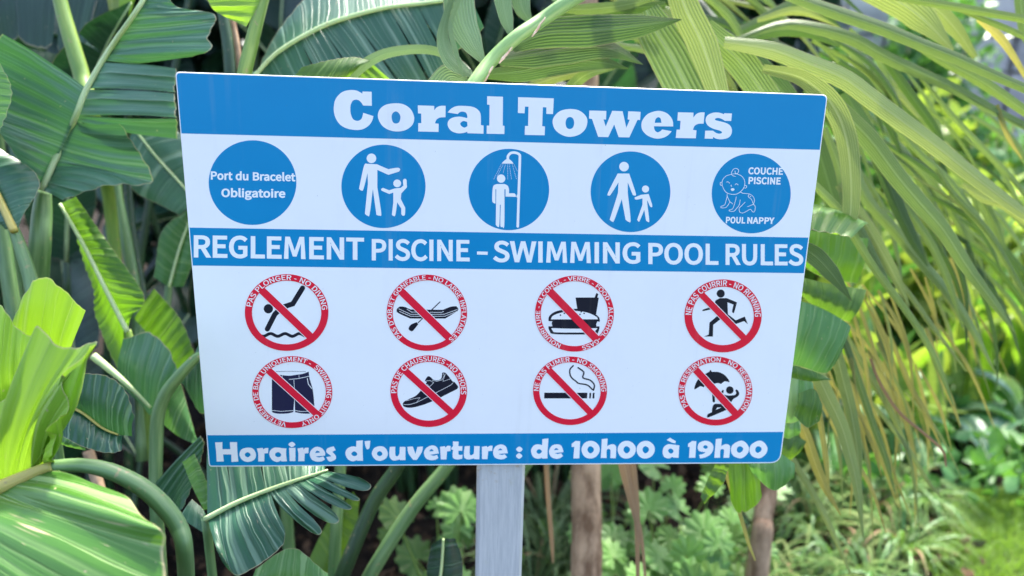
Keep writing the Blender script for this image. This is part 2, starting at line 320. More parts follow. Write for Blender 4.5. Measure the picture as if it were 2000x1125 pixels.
GLYPHS = """'~195~77,338 117,338 129,468 130,540 63,540 64,468|-~243~32,172 211,172 211,221 32,221|A~426~3,0 68,0 118,157 305,157 354,0 423,0 249,513 176,513;134,208 159,287 170,322 180,356 190,390 200,425 210,461 213,461 223,425 233,391 243,356 254,322 265,287 289,208|B~460~71,0 234,0 298,6 352,24 393,54 419,96 429,151 424,189 409,221 387,245 358,263 324,273 324,277 351,289 371,308 387,331 396,358 399,388 391,436 367,471 330,495 281,509 223,513 71,513;135,296 135,462 214,462 258,459 292,450 316,435 331,411 335,380 331,351 317,327 293,310 258,299 211,296;135,52 135,245 225,245 274,242 313,231 342,213 359,187 365,153 359,116 341,87 312,67 273,56 225,52|C~447~264,-9 302,-6 337,3 368,18 396,39 422,64 386,106 366,86 344,70 320,58 295,50 267,48 213,57 168,85 135,128 114,187 107,258 115,329 136,387 170,430 215,456 269,466 294,463 317,457 338,447 357,433 374,417 409,459 389,479 365,496 336,510 304,519 268,522 195,511 132,477 83,422 52,348 41,256 52,165 82,91 130,36 192,2|D~482~71,0 202,0 286,11 353,44 401,97 430,169 440,258 430,348 401,419 352,471 285,503 199,513 71,513;135,53 135,461 193,461 259,452 309,427 345,386 367,329 374,258 367,187 345,130 309,88 259,62 193,53|E~412~71,0 374,0 374,55 135,55 135,242 330,242 330,298 135,298 135,459 366,459 366,513 71,513|F~387~71,0 135,0 135,230 331,230 331,285 135,285 135,459 366,459 366,513 71,513|G~482~272,-9 312,-6 348,2 381,15 408,31 431,50 431,266 262,266 262,212 371,212 371,78 357,67 340,59 321,53 300,49 279,48 219,57 171,85 136,128 114,187 107,258 115,329 137,387 173,430 220,456 278,466 307,463 332,456 353,446 372,433 389,417 424,459 404,478 380,495 350,509 316,519 276,522 199,511 134,477 84,422 52,348 41,256 52,165 83,91 132,36 196,2|H~510~71,0 135,0 135,242 375,242 375,0 440,0 440,513 375,513 375,298 135,298 135,513 71,513|I~205~71,0 135,0 135,513 71,513|J~375~166,-9 219,-1 259,21 286,56 302,100 307,151 307,513 242,513 242,157 239,116 229,85 213,64 190,52 160,48 138,50 119,56 101,67 85,84 71,106 25,72 45,43 69,21 97,4 129,-6|K~452~71,0 135,0 135,162 223,268 377,0 450,0 264,319 425,513 352,513 137,256 135,256 135,513 71,513|L~380~71,0 360,0 360,55 135,55 135,513 71,513|M~569~71,0 129,0 129,284 128,313 127,344 125,376 123,407 120,436 123,436 165,319 262,52 305,52 402,319 443,436 446,436 444,407 442,376 440,344 438,313 438,284 438,0 498,0 498,513 420,513 322,239 315,218 308,196 301,175 294,153 286,132 284,132 276,153 269,175 262,196 254,218 246,239 148,513 71,513|N~506~71,0 132,0 132,270 131,302 130,334 128,367 126,399 124,430 127,430 182,324 369,0 436,0 436,513 374,513 374,246 374,214 376,181 378,148 380,115 383,84 380,84 324,190 137,513 71,513|O~520~260,-9 332,3 393,38 439,93 469,167 479,258 469,349 439,422 393,477 332,511 260,522 188,511 127,477 81,422 51,349 41,258 51,167 81,93 127,38 188,3;260,48 208,57 166,85 134,129 114,187 107,258 114,329 134,387 166,430 208,456 260,466 311,456 353,430 385,387 405,329 412,258 405,187 385,129 353,85 311,57|P~443~71,0 135,0 135,204 220,204 283,211 335,229 375,260 400,305 409,363 400,421 374,464 334,493 281,508 217,513 71,513;135,257 135,461 209,461 258,458 296,448 323,430 339,402 345,363 339,324 324,294 297,273 260,261 211,257|Q~520~260,45 208,54 166,82 134,127 114,186 107,258 114,329 134,387 166,430 208,456 260,466 311,456 353,430 385,387 405,329 412,258 405,186 385,127 353,82 311,54;417,-129 435,-128 451,-127 467,-124 480,-121 490,-117 478,-67 469,-70 460,-72 449,-73 437,-75 424,-75 392,-72 362,-64 336,-50 314,-31 298,-6 358,14 408,52 446,107 471,176 479,258 469,349 439,422 393,477 332,511 260,522 188,511 127,477 81,422 51,349 41,258 49,174 74,104 114,50 166,12 228,-7 250,-47 280,-80 318,-106 364,-123|R~445~135,270 135,461 221,461 265,458 300,448 325,431 341,405 346,370 341,334 325,305 300,285 265,274 221,270;352,0 425,0 295,225 333,239 365,260 390,289 405,325 410,370 402,426 377,466 339,493 290,509 231,513 71,513 71,0 135,0 135,218 228,218|S~417~213,-9 272,-2 321,19 357,50 379,90 387,137 382,178 367,210 344,236 315,257 282,274 209,305 184,316 161,328 142,344 128,365 123,391 128,417 140,437 160,453 187,462 219,466 247,464 272,457 295,448 316,434 336,418 370,459 346,480 319,498 288,511 255,519 219,522 167,516 122,497 88,469 65,431 57,387 64,346 80,314 104,288 133,269 162,255 235,223 263,210 287,196 305,180 317,159 321,131 317,103 303,80 281,63 251,52 214,48 182,51 151,59 122,72 96,90 72,111 34,67 62,41 95,20 131,4 171,-6|T~419~177,0 242,0 242,459 398,459 398,513 22,513 22,459 177,459|U~505~253,-9 312,-2 363,21 402,63 428,125 437,211 437,513 375,513 375,210 368,146 351,100 325,69 292,53 253,48 215,53 182,69 156,100 139,146 133,210 133,513 69,513 69,211 78,125 103,63 143,21 193,-2|V~403~165,0 239,0 403,513 337,513 254,235 244,200 235,167 225,134 216,101 204,66 202,66 191,101 181,134 172,167 162,200 152,235 69,513 1,513|W~615~127,0 204,0 280,310 285,334 291,357 296,380 301,403 306,426 309,426 314,403 319,380 324,357 329,334 334,310 412,0 490,0 596,513 534,513 479,234 473,201 468,167 462,134 457,101 451,67 447,67 439,101 432,134 425,168 418,201 410,234 339,513 279,513 209,234 201,201 194,167 186,134 179,101 172,67 169,67 163,101 157,134 151,167 145,201 139,234 85,513 18,513|X~401~12,0 81,0 154,139 162,154 170,170 178,187 187,204 195,222 198,222 242,139 319,0 390,0 239,262 380,513 312,513 243,382 236,368 229,354 222,339 215,324 207,307 204,307 194,324 186,339 178,354 171,368 163,382 93,513 22,513 162,265|Y~372~153,0 218,0 218,199 373,513 305,513 239,368 230,346 220,323 209,301 199,278 188,256 185,256 174,278 164,301 154,323 144,346 134,368 68,513 -1,513 153,199|Z~422~35,0 389,0 389,55 115,55 386,475 386,513 60,513 60,459 306,459 35,39|a~394~152,-9 180,-6 206,1 231,13 255,28 278,46 280,46 286,0 338,0 338,234 333,286 319,330 293,362 256,383 207,390 171,387 137,379 107,368 80,354 57,340 82,296 101,308 122,319 146,328 170,335 196,337 228,332 251,317 265,296 272,270 275,241 188,227 123,207 77,179 50,144 41,99 47,61 62,31 85,9 116,-4;170,43 149,45 130,51 116,63 106,80 103,103 108,130 126,153 159,172 207,187 275,198 275,92 253,75 232,61 212,51 191,45|b~433~232,-9 282,0 327,26 364,68 388,125 397,196 391,261 372,315 341,356 299,381 246,390 220,387 195,380 171,368 148,354 126,337 129,405 129,557 64,557 64,0 116,0 121,39 124,39 144,23 166,9 188,-1 210,-7;221,45 205,46 187,50 168,58 149,69 129,84 129,284 150,303 171,317 191,328 211,334 230,336 268,330 297,311 316,282 327,243 331,195 325,144 310,102 287,71 257,51|c~357~214,-9 241,-7 267,-1 292,9 316,22 338,39 310,82 294,70 278,60 260,51 240,46 220,44 181,51 148,70 123,101 108,141 102,190 108,239 124,279 150,310 183,329 222,336 239,335 255,330 270,323 284,314 298,303 330,345 313,359 294,371 272,381 247,388 219,390 163,381 112,356 73,315 46,259 36,190 45,121 70,65 108,25 157,-1|d~434~194,-9 221,-6 246,1 269,13 291,28 310,45 312,45 317,0 370,0 370,557 305,557 305,411 309,346 289,361 269,373 249,382 227,388 202,390 151,381 106,355 70,314 46,258 37,190 44,120 65,65 98,24 141,-1;208,45 172,51 142,70 121,100 107,140 103,190 109,239 124,279 148,310 178,329 213,336 232,335 250,330 268,323 287,311 305,296 305,97 286,78 268,63 248,53 229,47|e~388~218,-9 248,-7 275,-2 300,6 322,17 343,29 321,72 303,62 285,53 267,47 247,43 225,42 185,48 151,65 125,93 107,130 99,175 356,175 359,211 352,272 333,321 302,358 260,382 207,390 156,381 109,355 71,314 46,258 36,190 46,121 71,66 111,25 161,0;99,221 108,262 125,295 148,319 177,334 208,339 241,334 267,319 286,296 298,262 303,221|g~395~193,-175 258,-168 311,-149 351,-120 376,-84 385,-43 380,-10 364,16 337,33 300,44 253,47 178,47 151,49 132,55 120,63 113,75 111,88 113,100 116,110 121,119 128,126 136,134 146,129 158,125 169,123 181,121 192,120 236,126 275,144 305,171 324,208 331,253 330,272 326,290 319,306 311,320 300,331 378,331 378,380 246,380 237,383 227,386 216,388 205,390 192,390 148,384 109,366 78,338 57,300 50,254 52,228 60,204 71,183 85,166 99,152 99,149 87,139 76,127 66,113 60,97 57,78 59,62 64,47 71,35 81,24 92,16 92,13 72,-2 57,-18 45,-35 38,-54 36,-74 43,-109 64,-137 97,-158 141,-171;192,164 167,168 145,180 127,199 116,224 111,254 115,285 127,310 144,328 167,339 192,343 218,339 240,328 258,310 269,285 273,254 269,224 257,199 240,180 217,168;202,-131 164,-128 133,-119 110,-105 97,-87 92,-64 93,-51 97,-38 105,-25 116,-12 130,0 140,-2 151,-4 161,-5 170,-5 179,-6 245,-6 272,-7 294,-12 310,-21 319,-35 322,-54 317,-77 301,-98 276,-115 242,-127|i~193~64,0 129,0 129,380 64,380;97,459 111,461 123,466 132,475 137,487 139,501 137,515 132,527 123,535 111,541 97,543 83,541 71,535 62,527 57,515 55,501 57,487 62,475 71,466 83,461|l~199~132,-9 141,-9 150,-8 157,-7 163,-5 169,-4 160,46 146,44 141,45 136,48 132,53 130,61 129,71 129,557 64,557 64,76 67,46 74,23 87,5 106,-5|o~424~212,-9 266,-1 314,25 353,65 379,121 388,190 379,259 353,315 314,356 266,381 212,390 158,381 110,356 71,315 46,259 36,190 46,121 71,65 110,25 158,-1;212,44 175,51 145,70 122,101 107,141 102,190 107,239 122,279 145,310 175,329 212,336 249,329 280,310 303,279 318,239 323,190 318,141 303,101 280,70 249,51|r~272~64,0 129,0 129,244 145,278 164,303 184,320 205,330 224,333 233,332 240,332 247,330 254,329 261,326 273,382 266,385 259,387 251,389 242,390 232,390 208,386 184,376 162,360 142,338 125,311 123,311 117,380 64,380|t~264~183,-9 198,-8 212,-6 227,-3 241,1 254,5 242,53 234,50 225,47 216,45 207,43 198,43 175,46 158,55 147,70 141,90 139,116 139,328 243,328 243,380 139,380 139,487 86,487 79,380 19,377 19,328 76,328 76,118 79,75 90,40 111,14 141,-3|u~425~176,-9 205,-6 232,3 256,18 279,37 301,60 303,60 308,0 361,0 361,380 298,380 298,111 277,87 257,69 237,56 217,49 195,46 168,50 148,61 134,81 126,109 123,147 123,380 59,380 59,139 63,87 77,45 100,15 133,-3"""

# ================================================================== THE SIGN
SW = 0.80
TLc, TRc, BRc, BLc = (342, 140), (1617, 185), (1524, 905), (408, 912)
def ray(px, py): return W @ Vector(((px-1000)/F, (py-562.5)/F, 1.0))
_H = (W @ Vector((17924.6, 233.36, F))).normalized()
_N = _H.cross(Vector((0, 0, -1))).normalized()
if _N.dot(ray(1000, 562)) < 0: _N = -_N                  # pointing away from the camera
_a, _b = ray(*TLc), ray(*TRc)
_a, _b = _a/_a.dot(_N), _b/_b.dot(_N)
SDIST = SW/(_b-_a).length                                # plane: X . N = SDIST, X measured from the camera
def S(px, py, z=0.0):
    """point on the face of the sign; z = height above the face, towards the viewer"""
    r = ray(px, py); return CAM + r*(SDIST/r.dot(_N)) - _N*z
def flat(name, loops, mat, parent, layer=1):
    """one printed area: filled outline (holes by even-odd) laid on the face of the sign"""
    cu = bpy.data.curves.new('t', 'CURVE'); cu.dimensions = '2D'; cu.fill_mode = 'FRONT'
    for lp in loops:
        s = cu.splines.new('POLY'); s.points.add(len(lp)-1)
        for i, (x, y) in enumerate(lp): s.points[i].co = (x*.1, -y*.1, 0, 1)
        s.use_cyclic_u = True
    o = bpy.data.objects.new('t', cu)
    me = bpy.data.meshes.new_from_object(o)
    off = root_loc(parent); z = layer*.00012
    for v in me.vertices: v.co = S(v.co.x*10, -v.co.y*10, z)-off
    bpy.data.objects.remove(o); bpy.data.curves.remove(cu)
    me.name = name; me.materials.clear(); me.materials.append(mat)
    # wind the faces so that they look at the viewer
    for p in me.polygons:
        if p.normal.dot(_N) > 0: p.flip()
    r = bpy.data.objects.new(name, me); COL.objects.link(r); r.parent = parent
    return r
def flats(name, sets, mat, parent, layer=1):
    """several crossing lines as one print: each filled on its own, stepped a hair so that none share a plane"""
    o = [flat(name, l, mat, parent, layer+.06*i) for i, l in enumerate(sets)]
    v = []; f = []
    for q in o:
        k = len(v); v += [tuple(x.co) for x in q.data.vertices]; f += [tuple(i+k for i in p.vertices) for p in q.data.polygons]
        bpy.data.objects.remove(q)
    me = bpy.data.meshes.new(name); me.from_pydata(v, [], f); me.materials.append(mat)
    r = bpy.data.objects.new(name, me); COL.objects.link(r); r.parent = parent; return r
def path(s, org=(0, 0), sc=1.0, sub=7):
    """'x,y x,y! ...' closed outline, ! marks a corner; smooth elsewhere; numbers are local to a detail of the print"""
    q = []
    for w in s.split():
        c = w.endswith('!'); x, y = w.rstrip('!').split(',')
        q.append((org[0]+float(x)/sc, org[1]+float(y)/sc, c))
    out = []; n = len(q)
    for i in range(n):
        p0, p1, p2, p3 = q[i-1], q[i], q[(i+1) % n], q[(i+2) % n]
        out.append((p1[0], p1[1]))
        if p1[2] and p2[2]: continue
        a = p1 if p1[2] else p0; d = p2 if p2[2] else p3
        for k in range(1, sub):
            u = k/sub; pt = []
            for c in (0, 1):
                A = p1[c]*1.0 if p1[2] else p0[c]; D = p2[c]*1.0 if p2[2] else p3[c]
                pt.append(.5*(2*p1[c]+(p2[c]-A)*u+(2*A-5*p1[c]+4*p2[c]-D)*u*u+(3*p1[c]-A-3*p2[c]+D)*u**3))
            out.append(tuple(pt))
    return out
def ell(cx, cy, rx, ry, n=48): return [(cx+rx*sin(2*pi*i/n), cy-ry*cos(2*pi*i/n)) for i in range(n)]
def strokeo(pts, w, closed=False, cap=True):
    """outline of a round-ended line of width w"""
    L = []; Rr = []; n = len(pts)
    for i, p in enumerate(pts):
        a = pts[i-1] if (i or closed) else pts[0]; b = pts[(i+1) % n] if (i < n-1 or closed) else pts[-1]
        d1 = (p[0]-a[0], p[1]-a[1]); d2 = (b[0]-p[0], b[1]-p[1])
        l1 = math.hypot(*d1) or 1; l2 = math.hypot(*d2) or 1
        if d1 == (0, 0): d1 = d2; l1 = l2
        if d2 == (0, 0): d2 = d1; l2 = l1
        tx, ty = d1[0]/l1+d2[0]/l2, d1[1]/l1+d2[1]/l2; tl = math.hypot(tx, ty) or 1
        nx, ny = -ty/tl, tx/tl; c = max(.5, nx*(-d1[1]/l1)+ny*(d1[0]/l1))
        h = w/2/c
        L.append((p[0]+nx*h, p[1]+ny*h)); Rr.append((p[0]-nx*h, p[1]-ny*h))
    if closed: return [L, Rr]
    if not cap: return [L+Rr[::-1]]
    def capp(c, frm):
        a0 = atan2(frm[1]-c[1], frm[0]-c[0])
        return [(c[0]+w/2*cos(a0-pi*k/6), c[1]+w/2*sin(a0-pi*k/6)) for k in range(1, 6)]
    return [L+capp(pts[-1], L[-1])+Rr[::-1]+capp(pts[0], Rr[0])]
def smooth2(pts, n=24):
    return [(p.x, p.y) for p in crv([Vector((x, y, 0)) for x, y in pts], n)]
GL = {}
for rec in GLYPHS.split('|'):
    ch, adv, body = rec[0], *rec[2:].split('~', 1)
    GL[ch] = (int(adv), [[tuple(map(int, p.split(','))) for p in lp.split()] for lp in body.split(';')])
CAP = 513.0
GL['W'] = (640, [[(22, 513), (92, 513), (172, 110), (282, 513), (358, 513), (468, 110), (548, 513), (618, 513), (506, 0), (430, 0), (320, 400), (210, 0), (134, 0)]])
GL['M'] = (582, [[(60, 0), (122, 0), (140, 400), (262, 60), (318, 60), (442, 400), (460, 0), (522, 0), (492, 513), (418, 513), (290, 150), (162, 513), (88, 513)]])
def area(l): return sum(l[i-1][0]*l[i][1]-l[i][0]*l[i-1][1] for i in range(len(l)))/2
def bolden(loops, w):
    if not w: return loops
    if w > 8:
        L2 = []
        for lp in loops:
            q = []
            for p in lp:
                if not q or math.dist(p, q[-1]) > (34 if len(lp) in (20, 30, 34) else 12): q.append(p)
            L2.append(q)
        loops = L2
    sg = 1 if area(max(loops, key=lambda l: abs(area(l)))) > 0 else -1
    out = []
    for lp in loops:
        n = len(lp); q = []
        for i in range(n):
            a, p, b = lp[i-1], lp[i], lp[(i+1) % n]
            d1 = (p[0]-a[0], p[1]-a[1]); d2 = (b[0]-p[0], b[1]-p[1])
            l1 = math.hypot(*d1) or 1; l2 = math.hypot(*d2) or 1
            n1 = (d1[1]/l1, -d1[0]/l1); n2 = (d2[1]/l2, -d2[0]/l2)
            m = (n1[0]+n2[0], n1[1]+n2[1]); ml = math.hypot(*m) or 1; m = (m[0]/ml, m[1]/ml)
            h = w/max(.55, m[0]*n1[0]+m[1]*n1[1])*sg
            q.append((p[0]+m[0]*h, p[1]+m[1]*h))
        out.append(q)
    return out
def adv(ch): return 200 if ch == ' ' else GL[ch][0]
def text(s, x0, y0, x1, y1, cap, bold=0, track=0, shear=0):
    """a line of lettering, baseline from (x0,y0) to (x1,y1), capitals cap high"""
    tot = sum(adv(c)+track for c in s)-track; pos = 0; out = []
    dx, dy = (x1-x0)/tot, (y1-y0)/tot
    for c in s:
        if c != ' ':
            for lp in bolden(GL[c][1], bold):
                out.append([(x0+dx*(pos+x+shear*y), y0+dy*(pos+x)-y*cap/CAP) for x, y in lp])
        pos += adv(c)+track
    return out
def ringtext(s, cx, cy, rx, ry, rin, rout, a0, a1, bold=2):
    """lettering set clockwise on a ring between the radius factors rin and rout"""
    tot = sum(adv(c) for c in s); pos = 0; out = []
    for c in s:
        if c != ' ':
            for lp in bolden(GL[c][1], bold):
                q = []
                for x, y in lp:
                    th = radians(a0+(a1-a0)*(pos+x)/tot); k = rin+(rout-rin)*y/CAP
                    q.append((cx+rx*k*sin(th), cy-ry*k*cos(th)))
                out.append(q)
        pos += adv(c)
    return out
def vinyl(name, col, rough=.34, spec=.28, faded=None):
    m, t, n, l = newmat(name); b = NB(t); tc = n.new('ShaderNodeTexCoord')
    pr = n.new('ShaderNodeBsdfPrincipled')
    d = b.noise(tc.outputs['Object'], 9, 5, .65); s = b.noise(tc.outputs['Object'], 240, 2)
    c = b.mix(b.math('MULTIPLY', b.ramp(d, .4, .75), .22), col, faded or tuple(min(1, x*.85+.02) for x in col[:3])+(1,))
    mp = n.new('ShaderNodeMapping'); mp.inputs['Scale'].default_value = (60, 60, 2.5); l.new(tc.outputs['Object'], mp.inputs[0])
    run = b.math('MULTIPLY', b.ramp(b.noise(mp.outputs[0], 1.0, 4, .6), .55, .75), b.ramp(d, .35, .65))
    c = b.mix(b.math('MULTIPLY', run, .1), c, (.45, .42, .36, 1))
    c = b.mix(b.math('MULTIPLY', b.ramp(s, .775, .8), .5), c, (.1, .1, .1, 1))
    l.new(c, pr.inputs['Base Color'])
    l.new(b.math('MULTIPLY_ADD', d, .2, rough-.08), pr.inputs['Roughness']); pr.inputs['Specular IOR Level'].default_value = spec
    bp = n.new('ShaderNodeBump'); bp.inputs['Strength'].default_value = .25; bp.inputs['Distance'].default_value = .004
    l.new(b.noise(tc.outputs['Object'], 6, 3), bp.inputs['Height']); l.new(bp.outputs[0], pr.inputs['Normal'])
    o = n.new('ShaderNodeOutputMaterial'); l.new(pr.outputs[0], o.inputs[0]); return m
M['s_white'] = vinyl('sign_white', (.9, .88, .86, 1))
M['s_blue'] = vinyl('sign_blue', (.0, .24, .49, 1), faded=(.0, .28, .54, 1))
M['s_red'] = vinyl('sign_red', (.8, .012, .04, 1), .35)
M['s_ink'] = vinyl('sign_ink', (.008, .009, .02, 1), .35)
M['s_inklight'] = vinyl('sign_navy', (.016, .016, .05, 1), .35)
base = S(980, 1000); base.z = 0
sign = thing('pool_rules_sign', base, 'white and blue printed pool rules board on a pale post in front of the plants', 'sign')
# board with rounded corners and real thickness
def lerp2(a, b, t): return (a[0]+(b[0]-a[0])*t, a[1]+(b[1]-a[1])*t)
def rounded(cs, r, n=6):
    out = []; m = len(cs)
    for i in range(m):
        p, a, b = cs[i], cs[i-1], cs[(i+1) % m]
        rr = r[i] if isinstance(r, (list, tuple)) else r
        ta = lerp2(p, a, rr/math.dist(p, a)); tb = lerp2(p, b, rr/math.dist(p, b))
        for k in range(n+1):
            u = k/n; q1, q2 = lerp2(ta, p, u), lerp2(p, tb, u); out.append(lerp2(q1, q2, u))
    return out
ol = rounded([TLc, TRc, BRc, BLc], [9, 11, 20, 6])
cxm, cym = 973, 536
def inset(q, k):
    return [(x+(cxm-x)/math.dist((x, y), (cxm, cym))*k, y+(cym-y)/math.dist((x, y), (cxm, cym))*k) for x, y in q]
mb = MB(); TH = .006; n = len(ol)
vs = [S(x, y, 0) for x, y in inset(ol, 1.3)]+[S(x, y, -.0006) for x, y in ol]
back = [S(x, y, 0)+_N*TH for x, y in ol]
vs += back
fs = [tuple(range(n))]
for i in range(n):
    j = (i+1) % n
    fs += [(i, j, n+j, n+i), (n+i, n+j, 2*n+j, 2*n+i)]
fs.append(tuple(range(3*n-1, 2*n-1, -1)))
mb.add(vs, fs); mb.build('board', M['s_white'], sign, smooth=False)
def edge_pt(y_l, y_r, x_off=2.2):
    """horizontal line across the board: left end on the left edge at height y_l, right end at y_r, pulled in a little"""
    tl = (y_l-TLc[1])/(BLc[1]-TLc[1]); tr = (y_r-TRc[1])/(BRc[1]-TRc[1])
    return (TLc[0]+(BLc[0]-TLc[0])*tl+x_off, y_l), (TRc[0]+(BRc[0]-TRc[0])*tr-x_off, y_r)
a, b = edge_pt(142.5, 187); c, d = edge_pt(260.5, 292.5)
flat('title_band', [rounded([a, b, d, c], [8, 10, .5, .5])], M['s_blue'], sign)
a, b = edge_pt(444.5, 464); c, d = edge_pt(518.5, 533.5)
flat('heading_band', [[a, b, d, c]], M['s_blue'], sign)
a, b = edge_pt(850, 843.5); c, d = edge_pt(909.5, 902.5)
flat('opening_hours_band', [rounded([a, b, d, c], [.5, .5, 18, 5])], M['s_blue'], sign)
# --- title, slab serif capitals and small letters
Z1 = ((640, 160), 9.375); Z2 = ((840, 170), 9.375); Z3 = ((1000, 170), 9.375); Z4 = ((1140, 170), 9.375); Z5 = ((1280, 180), 9.375)
T = [(Z1, '638,175! 805,180! 808,437! 650,432! 620,385 575,340 520,325 460,345 425,410 415,500 428,600 465,680 530,712 590,700 630,655 650,565! 838,625! 810,720 740,810 640,865 530,880 380,860 250,800 165,700 120,580 112,470 135,340 200,240 290,175 420,148 540,162 635,215!'),
 (Z1, '1250,390 1400,415 1520,500 1582,640 1560,770 1450,870 1290,908 1120,880 990,790 920,640 950,510 1060,420'), (Z1, '1250,540 1310,580 1333,650 1310,735 1250,762 1195,735 1170,645 1190,575'),
 (Z2, '-225,335! 75,345! 78,425! 120,375 190,345 285,343! 282,552! 180,560 115,600 90,665! 158,672! 155,822! -217,814! -215,661! -160,661! -163,486! -220,481!'),
 (Z2, '322,465! 380,400 480,350 620,345 770,360 870,410 925,500 930,695! 980,705! 978,855! 685,845! 680,820! 600,842 500,845 400,810 340,745 320,670 350,600 430,555 550,543 680,570! 680,520 655,470 600,450 545,460 505,495!'), (Z2, '620,622 680,640! 685,715! 630,742 575,715 552,670 580,635'),
 (Z2, '1045,168! 1335,178! 1330,705! 1362,712! 1360,860! 1035,855! 1038,705! 1085,705! 1090,325! 1045,320!'),
 (Z3, '112,185! 765,207! 750,495! 628,492! 630,372! 565,368! 552,715! 603,722! 598,883! 232,876! 238,712! 295,712! 302,360! 238,358! 230,480! 108,475!'),
 (Z3, '1060,402 1230,430 1350,530 1380,640 1340,770 1230,870 1060,912 910,875 790,780 742,640 780,530 890,435'), (Z3, '1060,548 1115,575 1138,655 1115,740 1055,768 1000,740 980,655 1005,575'),
 (Z4, '102,430! 415,437! 408,595! 362,592! 403,722! 522,435! 712,443! 780,745! 842,600! 805,592! 815,443! 1042,455! 1032,605! 985,600! 835,922! 640,918! 558,685! 450,917! 265,912! 152,585! 98,575!'),
 (Z5, '325,628! 318,530 270,440 180,370 38,343 -132,396 -232,506 -257,606 -232,706 -142,796 -12,846 100,845 200,810 270,750 298,715! 122,683! 90,715 38,734 -12,696 -27,624!'), (Z5, '-12,561! 3,496 48,459 93,481 110,561!'),
 (Z5, '412,367! 697,375! 695,465! 750,400 820,372 902,370! 882,577! 790,580 720,615 685,690! 752,697! 740,845! 372,838! 388,685! 450,685! 460,525! 402,520!'),
 (Z5, '1255,405! 1260,385! 1402,390! 1388,527! 1270,525! 1215,490 1150,472 1105,480 1092,500 1115,518 1250,550 1350,595 1400,680 1385,780 1320,840 1210,862 1110,850 1060,820! 1052,852! 902,850! 912,705! 1055,705! 1100,740 1160,760 1210,752 1215,728 1180,705 1050,665 960,610 920,530 935,450 990,400 1080,373 1180,378')]
flat('title_lettering', [path(s, *z) for z, s in T], M['s_white'], sign, 2)
# --- heading line
hd = []
for w, x0, y0, x1, y1, cp in (('REGLEMENT', 374.5, 501, 711, 506, 40), ('PISCINE', 722.5, 506.8, 918.5, 508.8, 38.5), ('SWIMMING', 962.5, 510, 1253, 513.4, 38), ('POOL', 1262.5, 514, 1403, 515.7, 38), ('RULES', 1413.5, 515.7, 1569.5, 517, 38)):
    hd += text(w, x0, y0, x1, y1, cp, 22)
hd.append([(931.8, 491), (952.6, 491.5), (952.4, 497.6), (931.7, 497.1)])
flat('heading_lettering', hd, M['s_white'], sign, 2)
